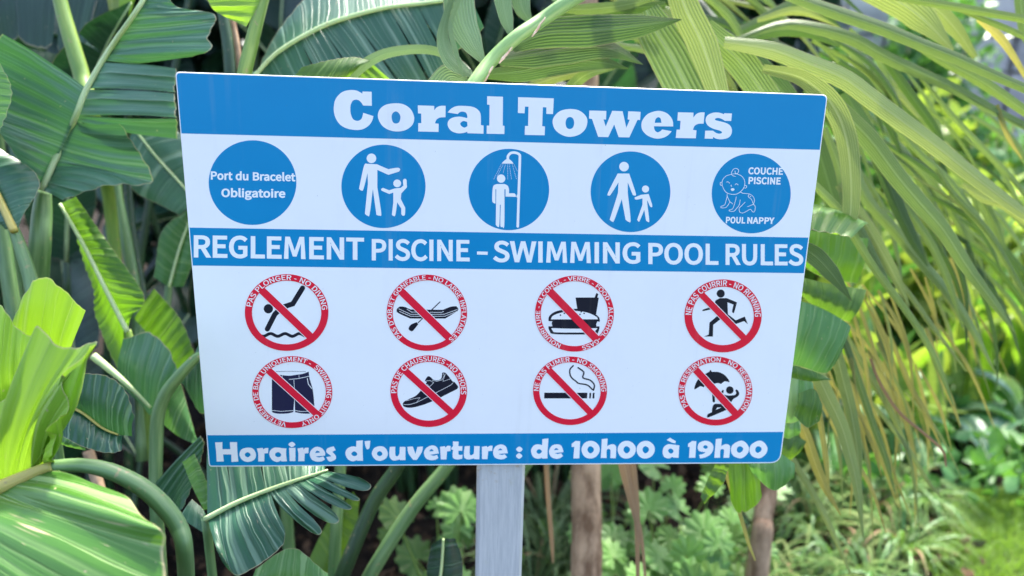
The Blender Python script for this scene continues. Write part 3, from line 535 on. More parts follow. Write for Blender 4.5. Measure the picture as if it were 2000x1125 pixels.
# --- opening hours line
K1 = ((410, 840), 7.692); K2 = ((660, 840), 7.692); K3 = ((880, 840), 7.692); K4 = ((1100, 840), 10.0); K5 = ((1280, 840), 7.692)
zero = ('540,208 640,240 708,330 700,440 630,525 520,555 420,520 365,430 365,330 430,240', '540,315 590,350 595,400 560,440 520,452 480,410 475,365 500,325')
def shift(s, dx): return ' '.join('%g,%s' % (float(w.split(',')[0])+dx, w.split(',')[1]) for w in s.split())
zero5 = ('1280,158 1360,190 1405,270 1385,350 1310,415 1240,418 1165,380 1135,300 1165,215', '1275,242 1312,265 1312,305 1265,340 1228,320 1225,275 1245,250')
T = [(K1, '78,183! 187,180! 188,285! 308,285! 300,180! 408,180! 412,300 428,472! 325,478! 322,365! 198,365! 210,470! 103,472! 92,300!'),
 (K1, '570,262 650,280 692,360 670,440 575,478 490,450 445,370 475,290'), (K1, '570,332 605,355 608,380 570,408 530,385 532,350'),
 (K1, '705,275! 795,265! 800,290! 835,270 878,268! 875,345! 820,350! 818,470! 727,470! 725,350'),
 (K1, '1075,268! 1150,275! 1145,350 1158,468! 1075,470! 1070,455! 1010,478 940,450 895,380 905,310 960,265 1030,262'), (K1, '1025,330 1065,355 1065,390 1025,405 985,385 985,350'),
 (K1, '1190,265! 1285,265! 1285,465! 1200,465!'), (K1, '1232,175 1284,215 1232,255 1180,215'),
 (K1, '1315,275! 1400,262! 1408,290! 1435,265 1485,265! 1480,345! 1425,350! 1420,465! 1328,467! 1330,350!'),
 (K1, '1600,250 1680,270 1728,330 1730,382! 1590,395! 1640,410 1705,393! 1728,440! 1680,468 1600,472 1530,440 1500,360 1530,290'), (K1, '1580,345! 1605,310 1640,318 1655,335!'),
 (K1, '1860,242! 1890,300! 1840,325! 1890,385 1885,440 1800,472 1755,420! 1750,405! 1800,395! 1820,388 1750,330 1760,280 1800,258'),
 (K2, '278,160! 375,152! 372,300 378,460! 290,460! 285,450! 220,468 150,435 112,350 140,280 210,245 275,250!'), (K2, '245,318 285,345 285,375 245,390 207,370 208,340'),
 (K2, '402,165! 487,158! 475,260 455,285 430,280 408,220'),
 (K2, '635,240 710,265 750,345 725,420 635,462 555,435 510,355 545,270'), (K2, '630,315 665,345 660,375 625,390 592,370 592,335'),
 (K2, '780,250! 862,248! 862,350 870,385 900,390 925,350! 930,250! 1015,252! 1015,450! 935,450! 925,440! 840,458 785,420 772,350'),
 (K2, '1045,250! 1125,245! 1165,358! 1195,250! 1278,245! 1260,330 1185,448! 1130,445! 1060,350'),
 (K2, '1420,228 1490,260 1518,350! 1385,370! 1440,385 1490,370! 1508,420! 1460,445 1390,450 1320,420 1292,340 1330,265'), (K2, '1370,320! 1400,285 1430,300 1435,315!'),
 (K2, '1535,250! 1605,240! 1615,262! 1650,235 1695,240! 1690,315! 1640,318! 1630,440! 1545,440!'),
 (K3, '35,168! 122,172! 118,240! 180,240! 175,310! 118,310! 120,360 140,372 180,368! 175,430! 100,440 40,420 30,360 38,300! 12,290! 12,265! 38,240!'),
 (K3, '215,240! 290,238! 288,350 310,378 350,350! 355,238! 438,240! 432,438! 355,435! 350,425! 270,440 210,415 200,340'),
 (K3, '470,250! 545,238! 552,258! 590,235 632,235! 625,310! 565,315! 555,435! 472,435!'),
 (K3, '750,215 830,245 860,345! 720,358! 770,372 815,362! 850,405! 800,432 740,438 665,410 638,330 670,250'), (K3, '712,305! 745,275 772,290 780,300!'),
 (K3, '1033,246 1081,288 1033,330 985,288'), (K3, '1030,346 1078,388 1030,430 982,388'),
 (K3, '1380,133! 1470,125! 1458,300 1455,425! 1378,428! 1370,415! 1310,430 1240,400 1208,310 1245,235 1310,212 1375,225!'), (K3, '1335,285 1372,320 1335,355 1297,340 1297,305'),
 (K3, '1590,212 1665,235 1697,330! 1565,345! 1610,358 1660,345! 1690,390! 1640,422 1580,430 1510,400 1478,320 1515,240'), (K3, '1553,300! 1580,270 1610,280 1622,295!'),
 (K4, '165,265! 240,210! 330,215! 315,550! 198,552! 215,325! 165,330!'), (K4, zero[0]), (K4, zero[1]),
 (K4, '752,175! 868,162! 858,310! 940,275 1010,290 1035,350 1025,550! 918,545! 922,400 885,365 850,400 848,545! 732,543! 745,350!'),
 (K4, shift(zero[0], 705)), (K4, shift(zero[1], 705)), (K4, shift(zero[0], 1075)), (K4, shift(zero[1], 1075)),
 (K5, '285,218! 362,230! 355,290 348,415! 265,412! 255,400! 200,425 130,400 108,325 130,250 190,212 250,215'), (K5, '230,275 270,305 265,335 230,352 195,325 195,295'), (K5, '170,148! 218,113! 308,165! 298,198! 250,188!'),
 (K5, '490,205! 550,162! 615,165! 600,415! 505,415! 515,250! 490,255!'),
 (K5, '755,158 840,190 872,260 840,350 760,405 670,425! 655,370! 720,355 750,330! 660,315 635,260 660,190'), (K5, '755,225 785,245 780,270 750,280 720,262 725,238'),
 (K5, '908,133! 1000,125! 988,240! 1050,210 1110,225 1122,275 1108,415! 1022,415! 1030,300 1000,285 975,310 972,415! 885,415!'),
 (K5, zero5[0]), (K5, zero5[1]), (K5, shift(zero5[0], 278)), (K5, shift(zero5[1], 278))]
flat('opening_hours_lettering', [path(s, *z) for z, s in T], M['s_white'], sign, 2)

# --- five blue discs
def disc(x0, x1, y0, y1, label):
    o = flat('blue_disc', [ell((x0+x1)/2, (y0+y1)/2, (x1-x0)/2, (y1-y0)/2, 72)], M['s_blue'], sign); o['label'] = label; return o
A = ((320, 130), 2.885); B = ((1000, 150), 2.885)
d = disc(407.7, 578.9, 274, 439.3, 'blue disc about wearing the wristband')
flat('disc_lettering', text('Port du Bracelet', 410.5, 350, 576.5, 353.5, 14.8, 27)+text('Obligatoire', 432, 384, 557.5, 385.5, 15, 27), M['s_white'], d, 2)
d = disc(666.8, 831.2, 282.5, 445.4, 'blue disc with adult and waving child')
cir = lambda Z, x, y, r: ell(Z[0][0]+x/Z[1], Z[0][1]+y/Z[1], r/Z[1], r/Z[1], 28)
flat('adult_figure', [cir(A, 1170, 517, 27), path('1128,560 1145,548! 1200,550! 1265,578! 1315,570 1332,578 1325,592! 1265,610! 1203,582! 1203,680! 1225,825 1215,840 1198,835! 1178,690! 1160,830 1148,840 1133,830! 1150,660! 1148,600! 1125,690 1112,698 1100,688!', *A)], M['s_white'], d, 2)
flat('child_figure', [cir(A, 1315, 658, 22), path('1225,690 1235,683! 1270,697! 1300,687! 1335,683! 1350,670! 1348,640 1360,632 1368,640! 1370,680! 1338,715! 1335,745! 1360,795! 1358,835 1345,840 1338,830! 1338,800! 1315,765! 1305,835 1295,842 1285,835! 1293,765! 1293,710! 1270,718! 1230,700', *A)], M['s_white'], d, 2)
d = disc(914.9, 1072.6, 290.6, 449.6, 'blue disc with person under a shower')
Q = ((910, 285), 6.618)
q2 = lambda Z, pts: [(Z[0][0]+x/Z[1], Z[0][1]+y/Z[1]) for x, y in pts]
flat('person_figure', [cir(Q, 455, 422, 54), path('400,492! 500,492! 540,515 556,560 556,612! 630,615 648,658! 512,655! 512,560! 498,560! 496,1020 470,1045 445,1020 450,760! 440,760! 432,1020 410,1045 386,1020! 392,560! 382,560! 382,745! 355,735 340,700 345,560 360,510', *Q)], M['s_white'], d, 2)
flat('shower_pipe', strokeo(q2(Q, smooth2([(542, 175), (545, 130), (580, 92), (640, 88), (690, 112), (697, 170), (690, 400), (680, 700), (670, 1040)], 40)), 5.0), M['s_white'], d, 2)
flat('shower_head', [path('460,228! 490,195 540,165 590,195 615,230!', *Q)], M['s_white'], d, 3)
flat('shower_knob', [path('655,640 675,618 675,675 655,660', *Q)], M['s_white'], d, 3)
dr = []
for xa, xb, yb in ((455, 355, 440), (480, 400, 400), (510, 480, 355), (540, 540, 440), (560, 590, 440), (600, 655, 435), (622, 668, 330)):
    for k in range(9):
        u = k/9; v = u+.06
        p = lambda t: (xa+(xb-xa)*t, 240+(yb-240)*t)
        dr += strokeo(q2(Q, [p(u), p(v)]), .75, cap=False)
flat('water_drops', dr, M['s_white'], d, 2)
d = disc(1153.6, 1309.4, 295.7, 453.3, 'blue disc with adult and child walking hand in hand')
flat('adult_figure', [cir(B, 631, 506, 27), path('595,545! 660,545! 697,655 690,669 680,665! 652,595! 652,655! 668,805 655,816 640,805! 618,690! 577,805 565,816 550,805! 597,655! 600,595! 557,662 548,669 540,655', *B)], M['s_white'], d, 2)
flat('child_figure', [cir(B, 752, 632, 20), path('690,680! 725,665! 770,660! 790,725 782,734 775,725! 762,695! 762,715! 773,810 765,817 755,810! 745,750! 720,810 712,815 705,805! 735,720! 735,685! 698,692', *B)], M['s_white'], d, 2)
d = disc(1390, 1544.4, 300, 455.7, 'blue disc with a crawling baby about pool nappies')
Y = ((1385, 295), 6.818)
bl = []
for pts in ([(300, 310), (220, 335), (170, 410), (190, 500), (240, 560), (330, 578), (400, 555), (460, 490), (475, 410), (440, 340), (370, 305), (310, 305)],
            [(350, 338), (310, 325), (298, 290), (320, 245), (360, 230), (392, 255), (380, 295), (350, 298), (345, 265)],
            [(170, 415), (150, 420), (146, 440), (158, 456), (172, 455)], [(474, 460), (494, 460), (498, 480), (482, 494), (462, 490)],
            [(232, 412), (250, 410), (272, 428)], [(345, 450), (360, 435), (385, 450)], [(297, 452), (290, 462), (300, 474)],
            [(415, 545), (450, 562), (530, 570), (580, 600), (602, 650), (590, 705), (575, 715)], [(530, 575), (522, 610), (560, 640), (585, 700)],
            [(240, 570), (235, 620), (205, 715), (160, 735), (160, 755), (210, 755), (240, 735), (275, 680)], [(240, 600), (270, 665), (315, 705)],
            [(360, 610), (350, 660), (315, 765), (268, 785), (275, 800), (325, 803), (360, 770), (400, 715), (412, 650)],
            [(478, 680), (430, 730), (400, 760), (405, 810), (445, 825), (500, 800), (550, 775), (580, 812), (605, 800), (612, 740), (585, 712), (510, 742)]):
    bl.append(strokeo(smooth2(q2(Y, pts), 26), .95))
bl.append([ell(1385+312/6.818, 295+512/6.818, 3.6, 2.6, 16)]); bl.append([ell(1385+550/6.818, 295+605/6.818, 1, 1, 8)])
flats('baby_outline', bl, M['s_white'], d, 2)
flat('disc_lettering', text('COUCHE', 1461, 339.6, 1529, 340.8, 12.2, 30, 14, .07)+text('PISCINE', 1460.5, 358.6, 1524.5, 359.8, 12.4, 30, 14, .07), M['s_white'], d, 2)
flat('disc_lettering', text('POUL', 1416.5, 435.3, 1455, 436, 11.4, 30, 14, .07)+text('NAPPY', 1458, 436, 1511, 436.8, 11.4, 30, 14, .07), M['s_white'], d, 2)

# --- eight prohibition roundels
ZL = ((440, 520), 3.41); ZR = ((1000, 520), 3.41)
def roundel(Z, x0, x1, y0, y1, kin, sa, sb, sw, txt, a0, a1, label, fig):
    ox, oy = Z[0]; s = Z[1]
    cx, cy, rx, ry = ox+(x0+x1)/2/s, oy+(y0+y1)/2/s, (x1-x0)/2/s, (y1-y0)/2/s
    ring = flat('red_ring', [ell(cx, cy, rx, ry, 80), ell(cx, cy, rx*kin, ry*kin, 80)], M['s_red'], sign, 4)
    ring['label'] = label
    for i, (nm, loops, mt) in enumerate(fig): flat(nm, loops, M[mt], ring, 1+i)
    pa, pb = (ox+sa[0]/s, oy+sa[1]/s), (ox+sb[0]/s, oy+sb[1]/s)
    dx, dy = pb[0]-pa[0], pb[1]-pa[1]; L = math.hypot(dx, dy); nx, ny = -dy/L, dx/L
    for w, mt, ly, nm in ((sw/s+2.4, 's_white', 3.6, 'slash_border'), (sw/s, 's_red', 5.2, 'slash')):
        # a straight bar ending inside the ring
        e = 0 if nm == 'slash' else -1
        q = [(pa[0]+nx*w/2-dx/L*e, pa[1]+ny*w/2-dy/L*e), (pa[0]-nx*w/2-dx/L*e, pa[1]-ny*w/2-dy/L*e),
             (pb[0]-nx*w/2+dx/L*e, pb[1]-ny*w/2+dy/L*e), (pb[0]+nx*w/2+dx/L*e, pb[1]+ny*w/2+dy/L*e)]
        if nm == 'slash_border':
            ins = []
            for k in range(4): ins.append(q[k])
        flat(nm, [q], M[mt], ring, ly)
    m_ = (1-kin)
    flat('ring_lettering', ringtext(txt, cx, cy, rx, ry, kin+m_*.13, 1-m_*.13, a0, a1, 9), M['s_white'], ring, 6)
st = lambda Z, pts, w, cap=True: strokeo(q2(Z, pts), w/Z[1], cap=cap)
wave = [(245, 448)]+[(245+i*7.6, 452+10*sin(i/38*6*pi+1)+min(i, 6)*1.0) for i in range(39)]
roundel(ZL, 131, 687, 52, 563, .83, (232, 148), (575, 475), 50, 'PAS PLONGER - NO DIVING', -81, 86, 'no diving roundel',
    [('diver_figure', st(ZL, [(280, 418), (330, 320), (375, 275), (450, 250), (515, 145)], 34)+[cir(ZL, 287, 283, 31)], 's_ink'),
     ('water_line', st(ZL, [(245+i*7.6, 457+9*sin(i/38*6*pi+1)) for i in range(39)], 20), 's_ink')])
raft = [path('1142,285! 1165,268 1200,272! 1235,288! 1450,290! 1500,270 1540,266! 1552,285 1545,300! 1465,348! 1232,348! 1150,310', *ZL)]
roundel(ZL, 1075, 1610, 55, 563, .85, (1165, 160), (1500, 485), 50, "PAS D'OBJET GONFABLE - NO LARGE INFLATABLES", -136, 142, 'no large inflatables roundel',
    [('dinghy_figure', raft, 's_ink'),
     ('dinghy_lines', st(ZL, [(1155, 283), (1235, 320), (1455, 320), (1545, 288)], 3)+st(ZL, [(1160, 300), (1235, 333), (1460, 333), (1545, 300)], 3)+st(ZL, [(1210, 285), (1240, 305), (1440, 307), (1455, 300)], 3), 's_white'),
     ('paddle', st(ZL, [(1430, 237), (1285, 375)], 6)+[path('1275,372! 1285,385! 1270,405 1245,432 1222,418 1235,390', *ZL)], 's_ink')])
Sh = ((485, 690), 7.5)
roundel(ZL, 180, 713, 598, 1077, .84, (283, 688), (612, 985), 46, 'VETEMENT DE BAIN UNIQUEMENT -  SWIMMING SUIT ONLY', -170, 165, 'swimming suit only roundel',
    [('shorts_figure', [path('345,270! 420,305 500,320 600,328 700,315 800,300 885,268! 900,380 945,540 970,790 975,870! 880,884 780,880 685,862! 678,620! 660,860! 580,880 450,885 370,870 345,850!', *Sh)], 's_inklight'),
     ('shorts_stitching', st(Sh, [(350, 835), (480, 850), (655, 838)], 7)+st(Sh, [(690, 838), (780, 852), (880, 848)], 7)+st(Sh, [(600, 382), (730, 370), (890, 335)], 8)+st(Sh, [(668, 392), (675, 520)], 6)+st(Sh, [(865, 370), (880, 450), (930, 515)], 10)+st(Sh, [(500, 320), (498, 345)], 5)+st(Sh, [(742, 318), (745, 370)], 5), 's_white'),
     ('waist_cord', st(Sh, [(400, 266), (640, 262), (840, 266)], 5), 's_inklight')])
So = ((755, 690), 7.5)
roundel(ZL, 1100, 1610, 593, 1070, .82, (1193, 690), (1512, 980), 46, 'PAS DE CHAUSSURES -NO SHOES', -94, 96, 'no shoes roundel',
    [('shoe_figure', [path('240,760 250,715 330,670 430,620 510,535 570,450! 590,420! 560,400! 600,340 640,345 680,385! 740,395 800,370 815,285! 860,285 920,350 965,410! 1000,425! 1048,490 1030,525! 900,590 700,690 520,760 370,795 280,790', *So)], 's_ink'),
     ('shoe_lines', st(So, [(250, 750), (340, 750), (440, 720), (700, 590), (940, 465), (975, 430)], 6)+st(So, [(290, 695), (400, 665), (490, 648), (440, 720)], 5)+st(So, [(670, 395), (740, 408), (815, 385), (845, 330), (835, 295)], 6)+st(So, [(860, 305), (825, 410), (935, 375)], 5)+st(So, [(585, 400), (640, 400), (690, 430), (630, 490), (590, 450)], 5), 's_white')])
roundel(ZR, 153, 678, 62, 568, .855, (250, 165), (562, 485), 52, 'NOURRITURE - ALCOHOL - VERRE - FOOD - ALCOHOL -GASS', -158, 168, 'no food, glass or alcohol roundel',
    [('cup_figure', [path('423,208! 550,208! 562,178! 575,185! 568,208! 578,210! 560,320! 440,320!', *ZR)], 's_ink'),
     ('bun_back', [path('243,365! 250,330 300,298 410,283 510,295 575,335 585,368!', *ZR), path('242,400! 262,400 583,400! 575,435 540,452 290,452 250,430', *ZR)], 's_ink'),
     ('bun_front', [path('258,353! 275,328 330,308 410,297 500,308 560,335 572,353!', *ZR), path('262,412! 570,412! 550,432 520,440 300,440 272,430', *ZR)], 's_white'),
     ('filling', [path('270,365 300,355 540,355 560,385 530,412 300,412 268,392', *ZR)]+[cir(ZR, x, y, 5) for x, y in ((322, 325), (348, 313), (375, 322), (452, 320), (480, 313), (460, 303))], 's_ink')])
roundel(ZR, 1148, 1662, 87, 573, .80, (1262, 188), (1545, 478), 44, 'NE PAS COURRIR - NO RUNNING', -89, 92, 'no running roundel',
    [('runner_figure', [cir(ZR, 1390, 182, 27), path('1355,228! 1385,212! 1430,212! 1498,240! 1480,305 1470,310 1465,300! 1475,255! 1435,240! 1438,320! 1490,360! 1550,335! 1570,385! 1545,365! 1490,385! 1440,350! 1400,325! 1392,350! 1340,390! 1338,468! 1278,468! 1310,455! 1315,375! 1380,320! 1370,275! 1275,298 1272,288! 1345,265!', *ZR)], 's_ink')])
sm1 = smooth2([(408, 662), (385, 690), (392, 735), (425, 765), (445, 780), (500, 790), (535, 820)], 20)
sm2 = smooth2([(440, 675), (478, 705), (472, 742), (520, 758), (548, 790), (542, 825)], 20)
roundel(ZR, 140, 632, 600, 1057, .83, (240, 685), (528, 980), 44, 'NE PAS FUMER - NO SMOKING', -91, 92, 'no smoking roundel',
    [('cigarette_figure', [q2(ZR, [(215, 842), (502, 842), (500, 880), (214, 880)]), q2(ZR, [(516, 843), (527, 843), (525, 880), (514, 880)]), q2(ZR, [(538, 843), (550, 843), (548, 880), (536, 880)])], 's_ink'),
     ('smoke_curl', st(ZR, sm1, 9), 's_ink'), ('smoke_curl', st(ZR, sm2, 9), 's_ink')])
Um = ((1320, 690), 7.76)
roundel(ZR, 1108, 1600, 600, 1060, .83, (1222, 688), (1492, 985), 48, 'PAS DE RESERVATION - NO RESERVATION', -121, 128, 'no reservation roundel',
    [('parasol_figure', [path('280,535 300,460 350,380 440,315 505,280! 525,252 545,280! 650,285 740,330 800,400 812,438! 740,425 685,465! 640,450 585,460! 500,480 440,485! 420,515! 370,500 300,540', *Um)]+st(Um, [(560, 500), (575, 725)], 38), 's_ink'),
     ('sunbather_figure', [cir(Um, 817, 557, 57), path('690,580! 715,550 725,570! 715,620! 800,640 900,630! 915,600 900,560! 925,550 960,600 940,650 870,690! 830,750! 760,860! 500,968 475,945 490,915! 545,895! 560,800 600,765 700,770! 760,720! 735,660! 690,620!', *Um)], 's_ink'),
     ('leg_gap', [path('625,820! 690,820! 605,855!', *Um)], 's_white')])

# --- post: square painted steel tube behind the board
def pm(px, py, back=0.0): return S(px, py, 0)+_N*back
xl = S(933.5, 911)+_N*(TH+.001); xr = S(1027, 909.5)+_N*(TH+.001)
mb = MB(); dep = .045; ztop = S(980, 230).z
def ringpts(z, inw=0):
    a = Vector((xl.x, xl.y, z)); b = Vector((xr.x, xr.y, z)); s = (b-a).normalized()
    r = .004; o = []
    for c, sx, sy in ((a, 1, 0), (b, -1, 0), (b, -1, 1), (a, 1, 1)):
        q = c+_N*dep*sy; ux = s*sx*r; uy = _N*(r if not sy else -r)
        pts = [q+uy, q+ux] if (sx == 1) != (sy == 1) else [q+ux, q+uy]
        o += pts
    return o
levels = [0, .3, .6, .9, 1.1, ztop]
rg = [ringpts(z) for z in levels]
vs = [p for r_ in rg for p in r_]; fs = []
for i in range(len(levels)-1):
    for j in range(8): fs.append((i*8+j, i*8+(j+1) % 8, (i+1)*8+(j+1) % 8, (i+1)*8+j))
fs.append(tuple(range((len(levels)-1)*8, len(levels)*8)))
mb.add(vs, fs)
m, t, n_, l_ = newmat('weathered_pale_post'); b_ = NB(t)
tc = n_.new('ShaderNodeTexCoord'); mp = n_.new('ShaderNodeMapping'); mp.inputs['Scale'].default_value = (1, 1, .06)
l_.new(tc.outputs['Object'], mp.inputs[0])
g = b_.noise(mp.outputs[0], 260, 4, .65); g2 = b_.noise(tc.outputs['Object'], 34, 5, .6)
cc = b_.mix(b_.ramp(g, .3, .7), (.46, .46, .45, 1), (.58, .57, .55, 1))
cc = b_.mix(b_.math('MULTIPLY', b_.ramp(g2, .62, .72), .45), cc, (.5, .5, .42, 1))
spz = n_.new('ShaderNodeSeparateXYZ'); l_.new(tc.outputs['Object'], spz.inputs[0])
zb = S(980, 911).z
rustm = b_.math('MULTIPLY', b_.ramp(spz.outputs[2], zb-.05, zb+.01), b_.ramp(b_.noise(tc.outputs['Object'], 120, 4, .7), .55, .68))
cc = b_.mix(b_.math('MULTIPLY', rustm, .8), cc, (.42, .28, .12, 1))
pr = n_.new('ShaderNodeBsdfPrincipled'); l_.new(cc, pr.inputs['Base Color']); pr.inputs['Roughness'].default_value = .6
bp = n_.new('ShaderNodeBump'); bp.inputs['Strength'].default_value = .5; bp.inputs['Distance'].default_value = .0008
l_.new(g, bp.inputs['Height']); l_.new(bp.outputs[0], pr.inputs['Normal'])
o_ = n_.new('ShaderNodeOutputMaterial'); l_.new(pr.outputs[0], o_.inputs[0])
mb.build('post', m, sign, smooth=False)

print('DEPTHS', [round((S(*c)-CAM).dot(W @ Vector((0,0,1))),3) for c in (TLc,TRc,BRc,BLc,(973,530))])

# ================================================================== GROUND
mb = MB(); N_ = 60
for i in range(N_+1):
    for j in range(N_+1):
        x = -40+80*i/N_; y = -30+90*j/N_
        mb.v.append((x, y, 0)); mb.uv.append((x, y))
for i in range(N_):
    for j in range(N_):
        q = i*(N_+1)+j; mb.f.append((q, q+N_+1, q+N_+2, q+1))
tag(mb.build('ground', M['soil']), kind='structure')
mb = MB()
pts = [(1.3, -6), (1.28, 0), (1.3, 1.8), (1.36, 2.1), (1.5, 2.35), (1.64, 2.55), (1.85, 2.68), (2.5, 2.76), (9, 3.2), (9, -6)]
mb.add([(x, y, .004) for x, y in pts], [tuple(range(len(pts)))])
tag(mb.build('lawn', M['lawn_soil'], smooth=False), kind='structure')
def in_poly(x, y, p):
    c = False; j = len(p)-1
    for i in range(len(p)):
        if (p[i][1] > y) != (p[j][1] > y) and x < (p[j][0]-p[i][0])*(y-p[i][1])/(p[j][1]-p[i][1])+p[i][0]: c = not c
        j = i
    return c
M['grass'] = leafmat('lawn_grass', (.09, .2, .02, 1), (.17, .32, .04, 1), (.25, .4, .1, 1), (.35, .6, .05, 1), .4, .5, along=True, scar=.1)
mb = MB(); rg = random.Random(3)
cnt = 0
while cnt < 30000:
    x, y = rg.uniform(1.25, 2.9), rg.uniform(1.6, 2.85)
    if not in_poly(x, y, pts): continue
    cnt += 1
    h = rg.uniform(.02, .05); a = rg.uniform(0, 2*pi); w = rg.uniform(.0015, .003); l = rg.uniform(.2, .9)*h; b = rg.uniform(0, 2*pi)
    dx, dy = cos(a)*w, sin(a)*w; lx, ly = cos(b)*l, sin(b)*l
    mb.add([(x-dx, y-dy, .004), (x+dx, y+dy, .004), (x+dx*.8+lx*.35, y+dy*.8+ly*.35, h*.6), (x-dx*.8+lx*.35, y-dy*.8+ly*.35, h*.6), (x+lx, y+ly, h)],
           [(0, 1, 2, 3), (3, 2, 4)], [(0, .1), (0, .9), (.02, .9), (.02, .1), (.04, .5)])
tag(mb.build('lawn_grass', M['grass']), 'short bright green grass of the lawn at the lower right', 'grass', kind='stuff')

# ================================================================== PLANTS
def pts3(s):
    """'px,py,d ...' -> points in space; d is the distance ahead of the camera in metres and carries over when left out"""
    out = []; d = 1.2
    for w in s.split():
        q = w.split(',')
        if len(q) > 2: d = float(q[2])
        out.append(P(float(q[0]), float(q[1]), d))
    return out
def blade(parent, mat, sides, rib=None, ribr=(.004, .002), ribmat='rib', seed=0, label=None, name='leaf', **kw):
    mb = MB()
    for i, s in enumerate(sides):
        m_, e_ = s[0], s[1]; k2 = dict(kw); k2.update(s[2] if len(s) > 2 else {})
        k2.setdefault('seed', seed+i); sheet(mb, pts3(m_), pts3(e_), **k2)
    o = mb.build(name, M[mat], parent)
    if label: o['label'] = label
    if rib:
        r = MB(); c = pts3(rib)
        tube(r, [p+toward(p)*.006 for p in c], ribr, 30, 8, 1.0); r.build('midrib', M[ribmat], o)
    return o
def stalk(parent, s, w, mat='stem', n=28, name='stalk', label=None):
    """stem through picture points; w = list of widths in picture pixels"""
    c = pts3(s); d = sum((p-CAM).length for p in c)/len(c)
    mb = MB(); tube(mb, c, [x/F*d/2 for x in w], n, 12); o = mb.build(name, M[mat], parent)
    if label: o['label'] = label
    return o
def plant(name, px, d, label, cat='plant', group=None):
    b = P(px, 800, d); b.z = 0
    return thing(name, b, label, cat, group)
def toground(parent, px, py, d, w=22, mat='stem', lean=0.0):
    p = P(px, py, d); b = root_loc(parent); b = Vector((b.x, b.y, 0))
    mb = MB(); m_ = p.lerp(b, .45)+Vector((lean, 0, .1))
    tube(mb, [p, m_, b], [w/F*d/2, w/F*d/2*1.15, w/F*d/2*1.4], 20, 10); return mb.build('stalk', M[mat], parent)

# --- A: big torn leaf at the upper left, with the stem beneath it
pa = plant('bird_of_paradise_plant', 110, 1.35, 'tall plant with the big torn blue-green leaf left of the sign')
blade(pa, 'blue_leaf', [
    ('82,370,1.22 105,322 130,270,1.2 150,222,1.18 168,172', '66,352,1.2 6,272,1.15 -45,205 -40,125 3,66,1.12', dict(bulge=-.06)),
    ('82,372,1.22 110,312 147,236,1.19', '120,389,1.2 210,363,1.2 300,357,1.24 278,300,1.22 236,241,1.17', dict(bulge=.1)),
    ('147,236,1.19 152,224', '349,274,1.24 347,232,1.2', dict(bulge=.03, k=8)),
    ('152,226,1.19 169,175', '347,230,1.15 346,184', dict(bulge=.05)),
    ('168,173,1.18 197,122', '346,181,1.16 346,134', dict(bulge=.06)),
    ('198,118,1.18 215,93 262,28,1.14 292,-22', '335,112,1.18 414,99,1.14 411,66 421,28 345,12 325,-26', dict(bulge=.05))],
    rib='82,372,1.22 105,318 130,268 150,222,1.18 170,172 215,95 262,28,1.14 295,-25', ribr=(.0055, .0045, .0035), seed=3,
    vs_=.022, rip=.0018, label='big blue-green leaf torn into strips')
stalk(pa, '86,372,1.24 82,420 78,480 74,560,1.28 70,700,1.32 64,900,1.4', [22, 30, 32, 32, 34, 36])
# --- B: yellow-green stem in front of the pale strips
pb = plant('bird_of_paradise_plant', 175, 1.5, 'plant with the yellow-green stem rising past the torn leaf to the top edge')
stalk(pb, '108,-40,1.36 122,20 142,90 160,150 180,230 215,400,1.55 240,700,1.6', [20, 22, 24, 25, 25, 22, 22], 'stem_y')
blade(pb, 'mid_leaf', [('108,-40,1.38 90,-90 70,-150', '160,-20,1.4 170,-120 120,-190'), ('108,-40,1.38 90,-90 70,-150', '30,-30,1.4 20,-90 40,-160')], n=20)
stalk(pb, '222,300,1.62 228,380 246,470 262,560 275,700 280,900,1.6', [18, 19, 20, 20, 22, 24])
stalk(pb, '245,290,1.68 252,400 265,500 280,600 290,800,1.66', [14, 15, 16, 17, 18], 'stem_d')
# --- C: dark slatted leaf in the top left corner
pc = plant('bird_of_paradise_plant', 60, 1.8, 'plant behind with the grey-blue leaf slit like a blind in the top left corner')
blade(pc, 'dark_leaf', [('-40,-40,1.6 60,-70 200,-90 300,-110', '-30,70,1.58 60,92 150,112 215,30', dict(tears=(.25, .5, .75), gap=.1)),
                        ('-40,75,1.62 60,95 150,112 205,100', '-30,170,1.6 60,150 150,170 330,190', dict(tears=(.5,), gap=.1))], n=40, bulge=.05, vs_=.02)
toground(pc, -30, 90, 1.62)
blade(pc, 'palm_pale', [('203,-30,1.5 212,15 222,70', '232,-30,1.5 232,20 226,70')], n=14, k=4, bulge=.1, name='leaf', label='narrow pale yellow leaf edge')
blade(pc, 'lime_leaf', [('232,-30,1.52 230,20 224,76', '270,-30,1.55 262,5 232,70')], n=14, k=4, bulge=.08)
# --- E: pale leaf tip at the left edge
pe = plant('bird_of_paradise_plant', -60, 1.1, 'plant at the left edge with a pale rounded leaf reaching in')
blade(pe, 'mid_leaf', [('-60,120,1.12 -60,200 -60,290', '0,124,1.1 24,178 10,240 -8,282')], n=20, bulge=.12)
blade(pe, 'blue_leaf', [('-50,300,1.16 -10,372 28,452,1.14', '0,288,1.18 78,352 34,442,1.15'), ('-50,300,1.16 -10,372 28,452,1.14', '-90,360,1.16 -60,430 15,440')],
      rib='-50,300,1.16 -10,372 28,452,1.14', ribmat='rib_y', ribr=(.005, .006), vs_=.018, n=30, seed=4)
stalk(pe, '26,445,1.15 42,490 60,550 75,640 90,800,1.25', [16, 20, 22, 22, 24])
stalk(pe, '-4,380,1.3 4,450 16,540 30,640 40,800,1.3', [20, 22, 23, 24, 26], 'stem')
toground(pe, -60, 120, 1.14)
